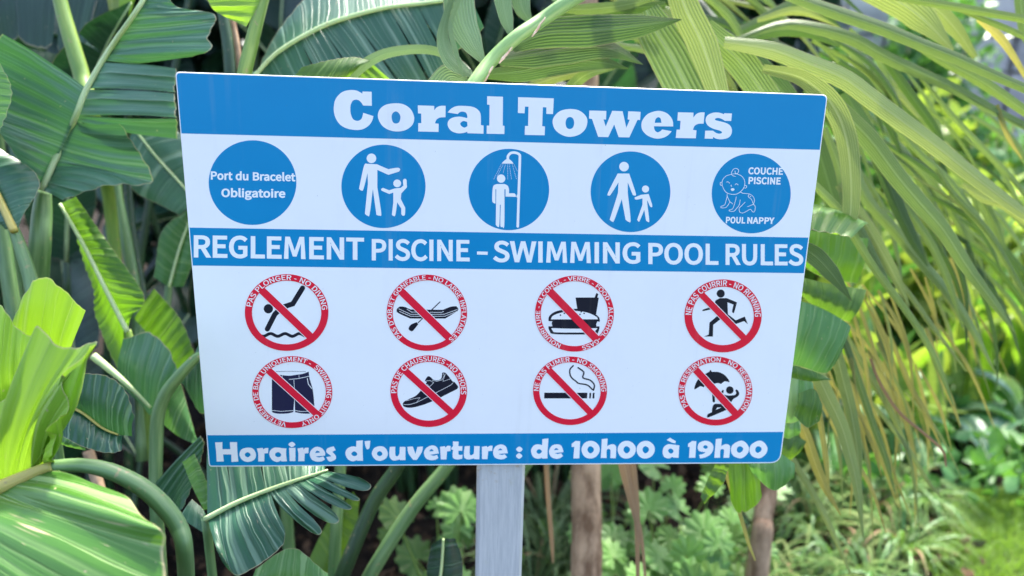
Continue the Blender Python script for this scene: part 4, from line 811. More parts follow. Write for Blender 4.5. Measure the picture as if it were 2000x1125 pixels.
# --- H, I: lime leaves in the gap
ph = plant('bird_of_paradise_plant', 240, 1.4, 'young plant with long lime green leaves standing in the gap left of the sign')
blade(ph, 'gap_leaf', [('117,398,1.3 165,482 205,562 249,648,1.32', '150,384,1.3 215,480 282,576 258,618', dict(bulge=.05)),
                        ('140,430,1.32 180,510 215,580 249,650', '150,470,1.34 182,560 186,622 238,738', dict(bulge=-.1))],
      rib='117,398,1.3 165,482 205,562 249,648', ribr=(.003, .0045), vs_=.016, n=44, seed=7, ribmat='rib')
blade(ph, 'gap_leaf', [('262,622,1.38 305,672 348,728', '302,563,1.38 348,615 380,688')], vs_=.02, n=26, bulge=.06, seed=9)
stalk(ph, '249,645,1.33 262,690 285,760 300,900,1.38', [12, 14, 16, 18], 'stem_y')
blade(ph, 'blue_leaf', [('262,250,1.5 300,300 345,350 385,395', '240,330,1.5 262,375 310,400 350,420', dict(bulge=.1)), ('262,250,1.5 300,300 345,350 385,395', '330,240,1.52 370,280 400,330 410,380')], rib='262,250,1.5 300,300 345,350 385,395', ribr=(.003, .002), n=30, seed=71)
blade(ph, 'mid_leaf', [('330,560,1.55 352,480 378,410', '300,540,1.55 318,450 372,405'), ('330,560,1.55 352,480 378,410', '360,560,1.55 385,490 384,415')], rib='330,560,1.55 352,480 378,410', ribr=(.003, .002), n=26, seed=73)
stalk(ph, '330,555,1.56 322,640 310,760 300,900,1.6', [12, 13, 14, 15])
# --- J, K: grey green leaf hanging on an arched stalk beside the sign
pj = plant('bird_of_paradise_plant', 320, 1.25, 'plant whose stalk arches beside the lower left of the sign with grey-green leaves')
blade(pj, 'blue_leaf', [('232,748,1.27 275,790 300,812 330,775', '242,660,1.24 292,648 330,680 350,732', dict(bulge=.12))], n=40, vs_=.024, rip=.0012, seed=11, label='domed grey-green leaf')
blade(pj, 'mid_leaf', [('300,812,1.29 345,850 382,868', '350,735,1.3 365,790 386,862', dict(bulge=.1))], n=24, seed=12)
stalk(pj, '398,690,1.18 380,702 352,732 324,768 308,815 305,880 304,940 306,1000 315,1150,1.2', [12, 17, 20, 22, 23, 23, 22, 22, 24], 'stem')
blade(pj, 'blue_leaf', [('352,728,1.2 378,694 402,640', '362,748,1.22 384,800 402,812')], n=20, seed=13)
stalk(pj, '182,695,1.22 215,722 250,752 294,796,1.24', [14, 12, 8, 5], 'rib')
# --- L: dark leaf with folded tip
pl = plant('bird_of_paradise_plant', 120, 1.1, 'low plant with a dark folded leaf just behind the bright front leaf')
blade(pl, 'blue_leaf', [('118,786,1.06 160,806 200,836 228,848 258,852', '118,742,1.05 155,729 205,733 243,757 263,812', dict(bulge=.1)),
                        ('118,786,1.06 160,806 200,836 228,848 240,852', '98,838,1.04 150,868 195,884 232,884 240,872', dict(bulge=.12))],
      rib='118,786,1.06 160,806 200,836 230,849', ribr=(.0022, .0015), vs_=.012, n=44, seed=15, ribmat='rib_y')
blade(pl, 'mid_leaf', [('98,840,1.07 130,850 165,868', '98,858,1.07 130,872 168,880')], n=14, k=4)
toground(pl, 100, 790, 1.1, 16)
stalk(pl, '172,880,1.3 190,940 205,1010 215,1150,1.3', [18, 19, 20, 22], 'bark', name='dead_stalk')
# --- M: bright back-lit leaf in the lower left corner
pm_ = plant('bird_of_paradise_plant', 350, .95, 'nearest plant with the big bright back-lit leaf in the lower left corner')
blade(pm_, 'lime_leaf', [
    ('-80,985,.81 -60,976 -40,968 -20,959 0,951 12,946 24,941 40,935 50,930 60,926 70,921 80,917 90,912 98,908', '-90,840,.80 -30,800 25,765 62,705 72,636,.79 106,668 143,677 186,665,.77 158,701 126,732 121,760 127,803 100,843 95,898', dict(bulge=.08, n=90)),
    ('-80,900,.86 -30,880 0,850 40,790 66,725', '-80,640,.86 -35,590 6,598,.84 32,640 77,664', dict(bulge=.1)),
    ('26,730,.92 75,775 126,745', '28,618,.9 83,538,.87 165,607', dict(bulge=.08)),
    ],
    rib='102,910,.8 70,922 30,940 -10,957 -90,990', ribr=(.0055, .008, .009), ribmat='rib_y', vs_=.024, rip=.0016, n=60, k=10, seed=17, label='big bright yellow-green leaf')
blade(pm_, 'front_leaf', [
    ('97,911,.80 86,915 66,924 40,935 10,948 -30,965 -80,985,.78 -150,1010', '127,929,.79 182,953,.77 245,968,.74 275,1004,.71 315,1036,.68 322,1080,.68 316,1170,.66 250,1330,.64', dict(bulge=.05))], vs_=.035, rip=.0008, n=70, k=12, rag=.008, seed=18, label='lower half of the big front leaf with brown scars')
stalk(pm_, '100,911,.8 160,909 215,920 272,948 316,985 349,1030 361,1082 366,1200,.88', [22, 24, 27, 29, 30, 29, 27, 28], 'stem', n=44)
# --- N: torn leaf under the board
pn = plant('bird_of_paradise_plant', 400, 1.1, 'plant with the fringed blue-green leaf spread out under the left half of the sign')
blade(pn, 'blue_leaf', [
    ('405,1010,1.04 455,985 505,964 560,944 600,931 634,920', '438,1106,1.0 474,1128 545,1086 592,1062 640,1030 690,998 716,977 744,945', dict(bulge=.14, tears=(.47, .56, .67, .77, .88), gap=.22, t0=.12, rnd=.7)),
    ('405,1010,1.04 455,985 505,964 560,944 600,931 634,920', '416,870,1.1 455,840 520,840 590,850 640,880', dict(bulge=.04, tears=(.2, .45, .62, .8), gap=.12, t0=.1))],
    rib='400,1014,1.04 455,985 505,964 560,944 600,931 640,918', ribr=(.004, .003, .0016), vs_=.02, rip=.0009, n=76, k=10, seed=21, label='fringed blue-green leaf')
toground(pn, 402, 1012, 1.05, 18)
blade(pn, 'blue_leaf', [('290,960,1.18 320,1000 352,1012', '396,848,1.16 398,880 356,994', dict(bulge=.08))], n=26, seed=22)
blade(pn, 'mid_leaf', [('356,902,1.1 375,950 398,996', '380,886,1.1 400,935 420,990')], n=16, k=4, seed=23, bulge=.05)
blade(pn, 'blue_leaf', [('350,1010,1.12 420,1060 480,1140', '375,975,1.14 400,1000 420,1050')], n=16, seed=24)
blade(pn, 'mid_leaf', [('480,1180,1.1 560,1150 650,1170', '500,1110,1.1 570,1070 640,1120')], n=20, seed=25, vs_=.02)
# stems under the board
po = plant('bird_of_paradise_plant', 650, 1.45, 'plant whose two thick dark green stems slant down left of the post')
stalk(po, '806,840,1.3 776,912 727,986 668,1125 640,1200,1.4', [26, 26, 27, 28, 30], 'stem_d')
stalk(po, '905,850,1.32 872,912 802,998 722,1125 690,1200,1.4', [25, 25, 26, 27, 30], 'stem')
stalk(po, '668,860,1.4 662,960 655,1060 650,1200,1.45', [20, 20, 21, 24], 'stem')
blade(po, 'olive_leaf', [('600,1100,1.42 640,1020 690,960', '625,1180,1.42 690,1060 702,975')], n=20)
blade(po, 'dark_leaf', [('865,1050,1.25 862,1110 850,1180', '890,1052,1.25 904,1100 900,1180'), ('865,1050,1.25 862,1110 850,1180', '842,1065,1.26 835,1110 835,1180')],
      rib='866,1052,1.25 862,1110 852,1180', ribr=(.002, .003), n=18, seed=31)

# --- O: arching torn leaf above the board
pq = plant('bird_of_paradise_plant', 560, 1.5, 'tall plant with the arching ribbed leaf above the left half of the sign')
blade(pq, 'blue_leaf', [
    ('490,156,1.25 535,108 597,68 659,40 752,15 830,6 920,-6,1.2', '512,190,1.25 600,230 690,235 800,225 850,190 885,110 950,60,1.2', dict(bulge=.07, tears=(.3, .42, .55, .68, .8), gap=.12, t0=.02)),
    ('490,156,1.25 535,108 597,68 659,40 752,15 830,6 920,-6,1.2', '498,150,1.35 545,60 620,-30 700,-80 800,-90 880,-70', dict(bulge=-.05, n=40))],
    rib='485,164,1.25 535,108 597,68 659,40 752,15 830,6 920,-6,1.2', ribr=(.0035, .004, .003), vs_=.024, rip=.001, n=70, seed=35, label='arching leaf with pale midrib')
toground(pq, 486, 162, 1.27)
stalk(pq, '524,-40,1.16 505,30 490,90 476,150 462,240,1.2', [20, 22, 24, 25, 25], 'stem_y')
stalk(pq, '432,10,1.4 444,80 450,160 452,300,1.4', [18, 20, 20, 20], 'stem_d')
stalk(pq, '452,40,1.42 462,90 472,160,1.42', [14, 12, 10], 'bark', name='dead_stalk')
blade(pq, 'lime_leaf', [('524,-40,1.15 502,14 481,52', '392,-40,1.15 412,14 448,38')], n=24, bulge=.06, vs_=.02, seed=36)
blade(pq, 'olive_leaf', [('570,158,1.1 610,175 660,165 692,140', '590,132,1.1 640,118 690,110 724,118', dict(bulge=.2))], n=24, seed=37)
blade(pq, 'olive_leaf', [('672,158,1.14 690,128 722,118', '690,190,1.16 745,180 775,166')], n=20, seed=38)
mb = MB(); strap(mb, pts3('676,160,1.12 716,124 762,103 830,97 880,112 916,142,1.08 930,170'), [x/F*1.1/2 for x in (20, 22, 20, 18, 16, 14, 8)], fold=.2, tw=.3); mb.build('leaf', M['palm_grey'], pq)

# --- the palm: trunk under the board, fronds above and to the right
pp = plant('palm_tree', 1147, 1.75, 'palm with a slim bare trunk behind the post and leaflets drooping over the right side', 'palm tree')
t0_, t1_ = P(1145, 905, 1.75), P(1146, 1125, 1.75)
dirn = (t1_-t0_).normalized(); bot = t1_+dirn*((-t1_.z)/dirn.z)
top = t0_-dirn*1.35
mb = MB()
tube(mb, [bot+Vector((0, 0, -.05)), bot.lerp(top, .25), bot.lerp(top, .5), bot.lerp(top, .75), top], [.042, .036, .034, .034, .03], 60, 16)
for i, v in enumerate(mb.v):
    p = Vector(v); a = noise.noise(p*30)*.0025+.0018*(abs(sin(p.z*38)) > .96)
    ax = bot.lerp(top, max(0, min(1, (p.z-bot.z)/(top.z-bot.z)))); q = p-ax; mb.v[i] = tuple(p+q.normalized()*a)
mb.build('trunk', M['bark'], pp)
pp2 = P(1490, 1010, 1.95)
tr2 = thing('slim_tree', Vector((pp2.x, pp2.y, 0)), 'slim tree with a greyish brown trunk behind the lower right corner of the sign', 'tree')
mb = MB(); b0 = Vector((pp2.x, pp2.y, -.05)); t0b = P(1440, 500, 2.05)
tube(mb, [b0, P(1486, 1060, 1.95), pp2, P(1498, 900, 1.97), t0b, t0b+Vector((-.1, .05, .2))], [.036, .028, .025, .024, .023, .016], 30, 12); mb.build('trunk', M['bark'], tr2)

def frond(parent, rach, widths, mat='stem', label=None):
    o = stalk(parent, rach, widths, mat, 40, 'frond')
    if label: o['label'] = label
    return o
def leaflet(fr, s, w, mat='palm', **kw):
    """strap leaflet through picture points; w = widths in picture pixels"""
    c = pts3(s); d = sum((p-CAM).dot(_fwd) for p in c)/len(c)
    mb = MB(); strap(mb, c, [x/F*d/2 for x in w], **kw); return mb.build('leaflet', M[mat], fr)
_fwd = W @ Vector((0, 0, 1))
f1 = frond(pp, '1250,-110,1.2 1175,-40,1.1 1112,2,1.06 1060,38 1009,72,1.04 960,118 922,168,1.02 890,215', [34, 30, 27, 26, 25, 25, 24, 22], 'rachis', 'frond with a thick rachis crossing the top edge of the sign')
M['scar'] = plainmat('rachis_scar', (.42, .27, .17, 1), (.62, .48, .38, 1), 160, .8)
for (x, y), r in (((976, 108), 7), ((985, 98), 5), ((1040, 56), 5), ((948, 135), 7), ((940, 150), 8), ((1050, 40), 3.5)):
    p = P(x+7, y+5, 1.03); a = P(x+16, y-7, 1.03); mb = MB()
    tube(mb, [p-(a-p)*.9, p, p+(a-p)*.9], [.0008, r/F*1.07/2.2, .0008], 10, 8); mb.build('scar', M['scar'], f1)
for s, w, mt, kw in (
    ('946,124,1.07 920,80 900,30 895,-50', [8, 46, 62, 64], 'palm_grey', dict(fold=.12, tw=.2)),
    ('1000,74,1.1 990,40 982,0 975,-50', [6, 26, 34, 36], 'palm_grey', dict(fold=.12)),
    ('1040,48,1.12 1022,20 1015,-10 1010,-50', [6, 30, 42, 44], 'palm_grey', dict(fold=.12)),
    ('924,150,1.06 885,120 866,80 872,30 893,-30', [8, 36, 26, 14, 10], 'palm_grey', dict(fold=.2, tw=.3)),
    ('918,162,1.08 880,150 860,175', [8, 50, 60], 'palm_grey', dict(fold=.1)),
    ('905,150,1.05 890,100 880,50 896,0 900,-30', [4, 10, 10, 9, 8], 'palm_grey', dict(fold=.1)),
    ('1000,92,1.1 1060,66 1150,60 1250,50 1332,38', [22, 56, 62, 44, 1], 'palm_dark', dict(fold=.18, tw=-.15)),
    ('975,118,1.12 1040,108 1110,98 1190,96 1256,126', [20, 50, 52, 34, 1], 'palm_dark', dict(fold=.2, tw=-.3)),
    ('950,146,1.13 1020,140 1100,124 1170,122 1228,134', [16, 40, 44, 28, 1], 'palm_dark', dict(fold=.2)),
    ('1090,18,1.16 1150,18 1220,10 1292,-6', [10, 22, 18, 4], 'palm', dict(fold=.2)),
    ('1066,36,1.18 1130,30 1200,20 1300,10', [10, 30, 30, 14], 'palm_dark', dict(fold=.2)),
    ('1108,180,1.18 1128,158 1155,142 1200,134,1.22', [20, 26, 22, 4], 'palm', dict(fold=.15, tw=.4)),
    ('1010,184,1.2 1060,160 1110,146 1150,140', [14, 22, 18, 3], 'palm_pale', dict(fold=.2)),
    ('1105,14,1.14 1085,-10 1080,-50', [6, 24, 30], 'palm_grey', dict(fold=.1))):
    leaflet(f1, s, w, mt, **kw)
f2 = frond(pp, '1190,-190,1.7 1300,-60,1.62 1380,30,1.56 1440,95,1.52 1490,170,1.5 1540,300,1.5 1560,430,1.5', [30, 26, 24, 22, 20, 16, 10], 'stem_d', 'frond arching down behind the right edge of the sign')
LF = (
    # broad straps over the top edge
    ('1320,-40,1.12 1340,20 1372,88 1405,190', [50, 56, 58, 40], 'palm_pale', dict(fold=.1, tw=.1)),
    ('1262,20,1.16 1282,62 1312,112 1352,190', [50, 76, 84, 84], 'palm', dict(fold=.08, tw=-.1)),
    ('1378,50,1.2 1412,88 1450,125 1500,195', [30, 52, 58, 54], 'palm', dict(fold=.1)),
    ('1400,60,1.3 1460,110 1520,170 1570,230', [20, 40, 44, 30], 'palm_dark', dict(fold=.2)),
    # the long drooping ones, nearest first
    ('1530,-14,1.22 1627,21 1720,53 1791,82 1862,110 1933,142 2015,177', [20, 26, 26, 24, 22, 20, 18], 'palm', dict(fold=.4, tw=-.3)),
    ('1650,-40,1.3 1740,-5 1800,35 1862,98,1.28', [40, 56, 52, 4], 'palm_pale', dict(fold=.15)),
    ('1770,-10,1.34 1820,12 1862,52 1905,112', [20, 28, 28, 10], 'palm_pale', dict(fold=.2)),
    ('1420,84,1.3 1524,48 1599,55 1670,77 1720,105 1791,139 1862,171 1933,210 2015,252', [6, 18, 24, 25, 24, 22, 20, 18, 14], 'palm', dict(fold=.35, tw=-.3)),
    ('1415,82,1.16 1507,97 1578,124 1649,153 1702,192 1755,231 1827,284 1898,341 1969,395 2030,440', [22, 34, 38, 38, 37, 36, 33, 30, 24, 18], 'palm_pale', dict(fold=.3, tw=-.25)),
    ('1777,84,1.3 1844,120 1915,158 2015,226', [8, 18, 22, 18], 'palm', dict(fold=.4)),
    ('1490,134,1.15 1560,150 1603,180 1633,217 1653,272 1661,338 1662,400 1658,436', [16, 30, 40, 42, 40, 36, 32, 26], 'palm_pale', dict(fold=.12, tw=.25)),
    ('1600,166,1.2 1649,220 1702,276 1752,343 1800,400 1845,452 1891,524 1944,595 1984,652', [16, 32, 38, 36, 34, 30, 24, 16, 2], 'palm', dict(fold=.3, tw=-.2)),
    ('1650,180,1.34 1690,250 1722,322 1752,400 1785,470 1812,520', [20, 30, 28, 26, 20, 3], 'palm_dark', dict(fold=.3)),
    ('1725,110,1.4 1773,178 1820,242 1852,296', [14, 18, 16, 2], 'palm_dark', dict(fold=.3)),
    ('1795,148,1.33 1855,220 1915,284 1969,340 2015,396', [6, 10, 11, 10, 8], 'palm', dict(fold=.5)),
    ('1740,240,1.36 1795,299 1844,343 1891,400 1944,480 2008,588', [8, 12, 13, 12, 11, 5], 'palm', dict(fold=.5)),
    ('1640,220,1.38 1665,300 1688,380 1749,451 1802,515 1856,576 1902,647 1946,732', [12, 18, 22, 22, 20, 18, 14, 2], 'palm', dict(fold=.4, tw=-.2)),
    ('1560,330,1.18 1607,378 1642,416 1671,467 1713,533 1770,608 1813,675 1841,736 1862,792', [10, 16, 17, 16, 15, 14, 12, 10, 2], 'palm', dict(fold=.4, tw=.2)),
    ('1640,360,1.3 1699,451 1742,529 1776,598', [18, 24, 22, 3], 'palm_pale', dict(fold=.3)),
    ('1700,300,1.34 1756,380 1784,426 1820,480 1856,560 1880,640', [10, 16, 16, 15, 12, 3], 'palm', dict(fold=.4)),
    ('1830,330,1.3 1863,380 1909,428 1944,474 2004,580', [8, 11, 12, 12, 8], 'palm', dict(fold=.5)),
    ('1880,360,1.36 1920,387 1962,401 2012,438', [8, 16, 18, 16], 'palm_pale', dict(fold=.3)),
    ('1730,520,1.4 1774,572 1820,636 1888,726', [6, 10, 10, 2], 'palm_pale', dict(fold=.4)),
    ('1734,-8,1.2 1862,13 2015,40', [12, 16, 15], 'palm', dict(fold=.5)),
    ('1870,18,1.22 1951,50 2015,78', [6, 12, 12], 'palm', dict(fold=.4)),
    ('1912,36,1.3 1951,71 1978,108 2015,170', [12, 16, 12, 6], 'palm_yel', dict(fold=.3)),
    ('1946,205,1.3 1969,267 1996,310', [9, 9, 2], 'palm_yel', dict(fold=.3)),
    ('1990,-20,1.4 2002,60 2030,120', [20, 20, 10], 'palm', dict(fold=.3)),
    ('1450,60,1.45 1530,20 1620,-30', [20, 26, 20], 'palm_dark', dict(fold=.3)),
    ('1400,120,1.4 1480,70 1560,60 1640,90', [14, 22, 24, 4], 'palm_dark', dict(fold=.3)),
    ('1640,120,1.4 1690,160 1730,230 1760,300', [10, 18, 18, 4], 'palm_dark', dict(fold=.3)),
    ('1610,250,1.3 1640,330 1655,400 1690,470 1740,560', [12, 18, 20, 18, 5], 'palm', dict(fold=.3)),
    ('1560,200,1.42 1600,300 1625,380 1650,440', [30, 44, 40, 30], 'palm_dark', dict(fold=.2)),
    # yellowing ones in the lower part
    ('1560,600,1.22 1585,700 1612,765 1642,828 1662,896 1676,962 1686,1052', [20, 28, 28, 26, 22, 16, 2], 'palm_pale', dict(fold=.25)),
    ('1590,560,1.26 1622,650 1646,740 1663,808 1674,877 1682,958', [14, 22, 24, 22, 18, 2], 'palm_pale', dict(fold=.25)),
    ('1500,820,1.3 1547,897 1585,959 1619,1024 1660,1118', [8, 13, 13, 12, 4], 'palm_pale', dict(fold=.3)),
    ('1530,760,1.28 1571,843 1592,904 1612,952 1642,1006', [14, 20, 20, 16, 2], 'palm_yel', dict(fold=.3)),
    ('1590,740,1.24 1602,819 1614,904 1619,958', [8, 11, 10, 2], 'palm_yel', dict(fold=.3)),
    ('1610,560,1.3 1655,680 1687,774 1708,836 1732,901 1744,952', [10, 14, 14, 13, 11, 2], 'palm', dict(fold=.3)),
    ('1690,770,1.36 1735,826 1776,880 1811,938 1840,974', [5, 9, 9, 8, 2], 'palm_pale', dict(fold=.3)),
    ('1740,660,1.4 1776,750 1811,812 1840,876', [7, 10, 10, 2], 'palm_yel', dict(fold=.3)),
    ('1810,640,1.4 1841,740 1859,784 1876,834', [8, 10, 9, 2], 'palm_yel', dict(fold=.3)),
    ('1640,520,1.3 1678,600 1713,700 1747,786', [4, 7, 7, 2], 'palm_yel', dict(fold=.3)),
    ('1650,560,1.34 1685,680 1700,790 1712,880', [5, 7, 7, 2], 'palm_yel', dict(fold=.3)),
    ('1600,640,1.33 1640,740 1700,860 1722,930', [6, 8, 8, 2], 'palm_yel', dict(fold=.3)),
    ('1620,600,1.4 1690,720 1736,800 1770,880', [8, 12, 10, 2], 'palm_pale', dict(fold=.3)),
    ('1560,700,1.35 1640,850 1700,950 1730,1040', [8, 10, 8, 2], 'palm_yel', dict(fold=.3)))
for s, w, mt, kw in LF: leaflet(f2, s, w, mt, **kw)
rg = random.Random(11)
for i in range(58):          # the thinner leaflets hanging between the traced ones
    x0 = rg.uniform(1560, 1900); y0 = 60+(x0-1560)*.55+rg.uniform(-60, 260); ln = rg.uniform(180, 380); a = rg.uniform(.75, 1.25)
    d = rg.uniform(1.4, 1.75); x1 = x0+ln*cos(a); y1 = y0+ln*sin(a); w = rg.uniform(7, 16)
    leaflet(f2, '%d,%d,%.2f %d,%d %d,%d %d,%d' % (x0, y0, d, x0+ln*.4*cos(a-.25), y0+ln*.4*sin(a-.25), x0+ln*.75*cos(a-.1), y0+ln*.75*sin(a-.1), x1, y1), [w*.5, w, w*.8, 1], rg.choice(['palm', 'palm', 'palm_pale', 'palm', 'palm_dark']), fold=.35, tw=rg.uniform(-.5, .5))
for i in range(26):
    x0 = rg.uniform(1540, 1740); y0 = rg.uniform(560, 760); ln = rg.uniform(160, 330); a = rg.uniform(1.05, 1.5)
    d = rg.uniform(1.3, 1.6); w = rg.uniform(4, 11)
    leaflet(f2, '%d,%d,%.2f %d,%d %d,%d' % (x0, y0, d, x0+ln*.5*cos(a-.12), y0+ln*.5*sin(a-.12), x0+ln*cos(a), y0+ln*sin(a)), [w*.6, w, 1], rg.choice(['palm_yel', 'palm_pale', 'palm_yel']), fold=.3)
for i in range(44):          # tangle of narrow leaflets seen above the board, behind the broad ones
    x0 = rg.uniform(1120, 1480); y0 = rg.uniform(-60, 90); ln = rg.uniform(150, 330); a = rg.uniform(-.1, 1.0)
    d = rg.uniform(1.3, 1.7); w = rg.uniform(9, 22)
    leaflet(f2, '%d,%d,%.2f %d,%d %d,%d' % (x0, y0, d, x0+ln*.5*cos(a-.2), y0+ln*.5*sin(a-.2), x0+ln*cos(a+.1), y0+ln*sin(a+.1)), [w*.5, w, 1], rg.choice(['palm', 'palm_dark', 'palm', 'palm_pale', 'palm_dark']), fold=.35, tw=rg.uniform(-.5, .5))
for i in range(30):          # straw-coloured ends
    x0 = rg.uniform(1560, 1860); y0 = rg.uniform(560, 820)-abs(x0-1640)*.3; ln = rg.uniform(140, 280); a = rg.uniform(.95, 1.45)
    d = rg.uniform(1.35, 1.7); w = rg.uniform(4, 9)
    leaflet(f2, '%d,%d,%.2f %d,%d %d,%d' % (x0, y0, d, x0+ln*.5*cos(a-.1), y0+ln*.5*sin(a-.1), x0+ln*cos(a), y0+ln*sin(a)), [w*.6, w, 1], rg.choice(['palm_yel', 'palm_yel', 'palm_pale']), fold=.3)
tw_ = leaflet(f2, '1700,700,1.3 1718,747 1756,805 1804,846 1841,880 1848,912', [5, 6, 6, 6, 5, 3], 'dry', fold=.4); tw_['label'] = 'brown dried leaflet'
# dry brown leaflets hanging under the board, and one at the right
pd = plant('dry_palm_leaf', 1240, 1.4, 'brown dried leaf hanging below the sign right of the palm trunk', 'dead leaf')
for s, w in (('1205,840,1.35 1222,920 1240,1000 1254,1060 1262,1150', [20, 24, 14, 7, 4]), ('1225,840,1.35 1236,920 1244,1010 1246,1150', [14, 16, 12, 6])):
    mb = MB(); strap(mb, pts3(s), [x/F*1.35/2 for x in w], fold=.35); mb.build('leaflet', M['dry'], pd)
mb = MB(); strap(mb, pts3('1066,880,1.5 1070,960 1078,1060 1080,1100'), [x/F*1.5/2 for x in (10, 10, 8, 3)], fold=.3)
tag(mb.build('dry_palm_leaf', M['dry']), 'thin brown dried leaf hanging between the post and the palm trunk', 'dead leaf')

# --- torn banana leaf behind the right edge of the board
pr_ = plant('banana_plant', 985, 1.5, 'broad-leaved plant whose cut green leaf ends show along the right edge of the sign')
for i, (m_, e_, mt, kw, lb) in enumerate((
    ('1570,395,1.17 1630,408 1697,436', '1560,445,1.1 1610,452 1662,466', 'gap_leaf', dict(bulge=.1), 'folded bright green leaf end'),
    ('1560,446,1.21 1620,456 1696,466', '1545,500,1.21 1600,540 1675,556', 'gap_leaf', dict(bulge=.1), 'bright green leaf panel'),
    ('1540,535,1.23 1610,552 1692,566', '1545,560,1.23 1600,606 1658,630', 'olive_leaf', dict(bulge=.15), 'dark green leaf end'),
    ('1540,582,1.14 1600,600 1658,634 1654,652', '1525,712,1.14 1560,716 1612,729 1642,690', 'mid_leaf', dict(bulge=.1), 'pale green rounded leaf end'),
    ('1520,712,1.1 1580,722 1626,742', '1530,735,1.1 1580,745 1610,742', 'olive_leaf', dict(bulge=.1), None),
    ('1510,730,1.13 1560,722 1588,748', '1515,826,1.13 1555,824 1588,790', 'mid_leaf', dict(bulge=.12), 'small rounded leaf lobe'),
    ('1560,768,1.1 1590,760 1606,790', '1550,812,1.1 1575,835 1600,822', 'olive_leaf', dict(bulge=.1), None),
    ('1510,812,1.14 1540,800 1563,824', '1515,850,1.14 1540,858 1562,850', 'mid_leaf', dict(bulge=.1), None),
    ('1490,850,1.21 1540,845 1575,862', '1480,905,1.21 1520,913 1562,886', 'olive_leaf', dict(bulge=.12), 'green leaf lobe at the lower right corner of the sign'),
    ('1450,890,1.1 1510,880 1552,905', '1470,925,1.1 1510,958 1550,935', 'mid_leaf', dict(bulge=.12), None),
    ('1418,890,1.15 1445,890 1475,893', '1428,985,1.15 1450,1008 1492,980', 'gap_leaf', dict(bulge=.06, tears=(.5,), gap=.05), 'cut leaf end hanging below the sign'),
    ('1400,900,1.1 1385,930 1368,970', '1424,905,1.1 1412,945 1376,985', 'olive_leaf', dict(bulge=.1), None))):
    kw.update(n=26, k=8, seed=60+i, vs_=.02); blade(pr_, mt, [(m_, e_, kw)], label=lb)
mb = MB(); strap(mb, pts3('1560,480,1.14 1592,500 1625,535 1664,588'), [x/F*1.05/2 for x in (30, 40, 34, 1)], fold=.1); mb.build('leaf', M['palm_dark'], pr_)
mb = MB(); strap(mb, pts3('1405,880,1.21 1430,960 1444,1000 1462,1060 1475,1095'), [x/F*1.12/2 for x in (8, 10, 9, 7, 3)], fold=.3); mb.build('leaf', M['palm_yel'], pr_)
stalk(pr_, '1500,560,1.28 1320,690,1.38 1120,820,1.46 1010,930,1.5 985,1080,1.5 985,1500,1.5', [20, 24, 26, 28, 30, 30])

# ================================================================== FILL PLANTS, built in place
def paddle(parent, base, az, stalk_h, lean, bl, bw, droop, mat, seed=0, tears=0, stem='stem', ribm='rib', low=False):
    """a bird-of-paradise leaf: stalk from the ground, then an arching blade"""
    rg = random.Random(seed); h = Vector((sin(az), cos(az), 0)); side = Vector((cos(az), -sin(az), 0))
    q0 = base; q1 = base+Vector((0, 0, stalk_h*.5))+h*lean*.3; q2 = base+Vector((0, 0, stalk_h))+h*lean
    mb = MB(); tube(mb, [q0, q1, q2], [.014, .011, .008], 12, 7); mb.build('stalk', M[stem], parent)
    tn = (q2-q1).normalized(); mid = []; p = q2.copy(); n = 6
    for i in range(n+1):
        mid.append(p.copy()); tn = (tn+h*.12*droop-Vector((0, 0, 1))*.22*droop).normalized(); p = p+tn*bl/n
    mb = MB(); tr = [rg.uniform(.15, .9) for _ in range(tears)]
    up = h.cross(side); up = up if up.z > 0 else -up
    for sgn in (-1, 1):
        E = []
        for i, q in enumerate(mid):
            t = i/n; w = bw*(sin(pi*min(1, .12+t*.88)**.8))**.7*(1 if t < 1 else 0)
            t2 = (mid[min(i+1, n)]-mid[max(i-1, 0)]).normalized(); nn = t2.cross(side); nn = nn if nn.z > 0 else -nn
            E.append(q+side*sgn*w*.9+nn*w*.38+t2*w*.35)
        sheet(mb, mid, E, n=22 if low else 36, k=4 if low else 6, bulge=.06, rip=.001, tears=tr, gap=.12, updir=Vector((0, 0, 1)), seed=seed, vs_=.02)
    o = mb.build('leaf', M[mat], parent)
    r = MB(); tube(r, mid, [.005, .004, .002], 12, 6); r.build('midrib', M[ribm], o)
    return o
rg = random.Random(5)
labels = ['dark clump of broad leaves in the shade behind the far left stems', 'shaded broad-leaved clump behind the lime green leaves',
          'shaded broad-leaved clump hidden behind the left half of the sign', 'dark broad-leaved clump behind the post',
          'dark clump of leaves seen above the centre of the sign', 'dark broad leaves at the far left behind the arched stalk', 'tall dark clump of leaves behind the top left corner']
spots = [(-1.5, 2.1), (-.85, 2.3), (-.3, 2.5), (.15, 2.7), (.5, 2.9), (-1.15, 1.75), (-1.9, 2.6)]
for i, (x, y) in enumerate(spots):
    pt = thing('bird_of_paradise_plant', Vector((x, y, 0)), labels[i], 'plant')
    for k in range(9):
        a = 2*pi*k/9+rg.uniform(-.3, .3); hh = rg.uniform(.5, 1.9)
        if i == 3: hh = rg.uniform(1.0, 1.9)
        paddle(pt, Vector((x+cos(a)*.1, y+sin(a)*.1, 0)), a, hh, rg.uniform(.1, .35), rg.uniform(.5, .85), rg.uniform(.1, .17), rg.uniform(.5, 1.3), rg.choice(['dark_leaf', 'dark_leaf', 'blue_leaf']), seed=100+i*20+k, tears=rg.choice([0, 1, 3]), low=True, stem='stem_d')  # dark leaf and stem colours carry the shade of the interior
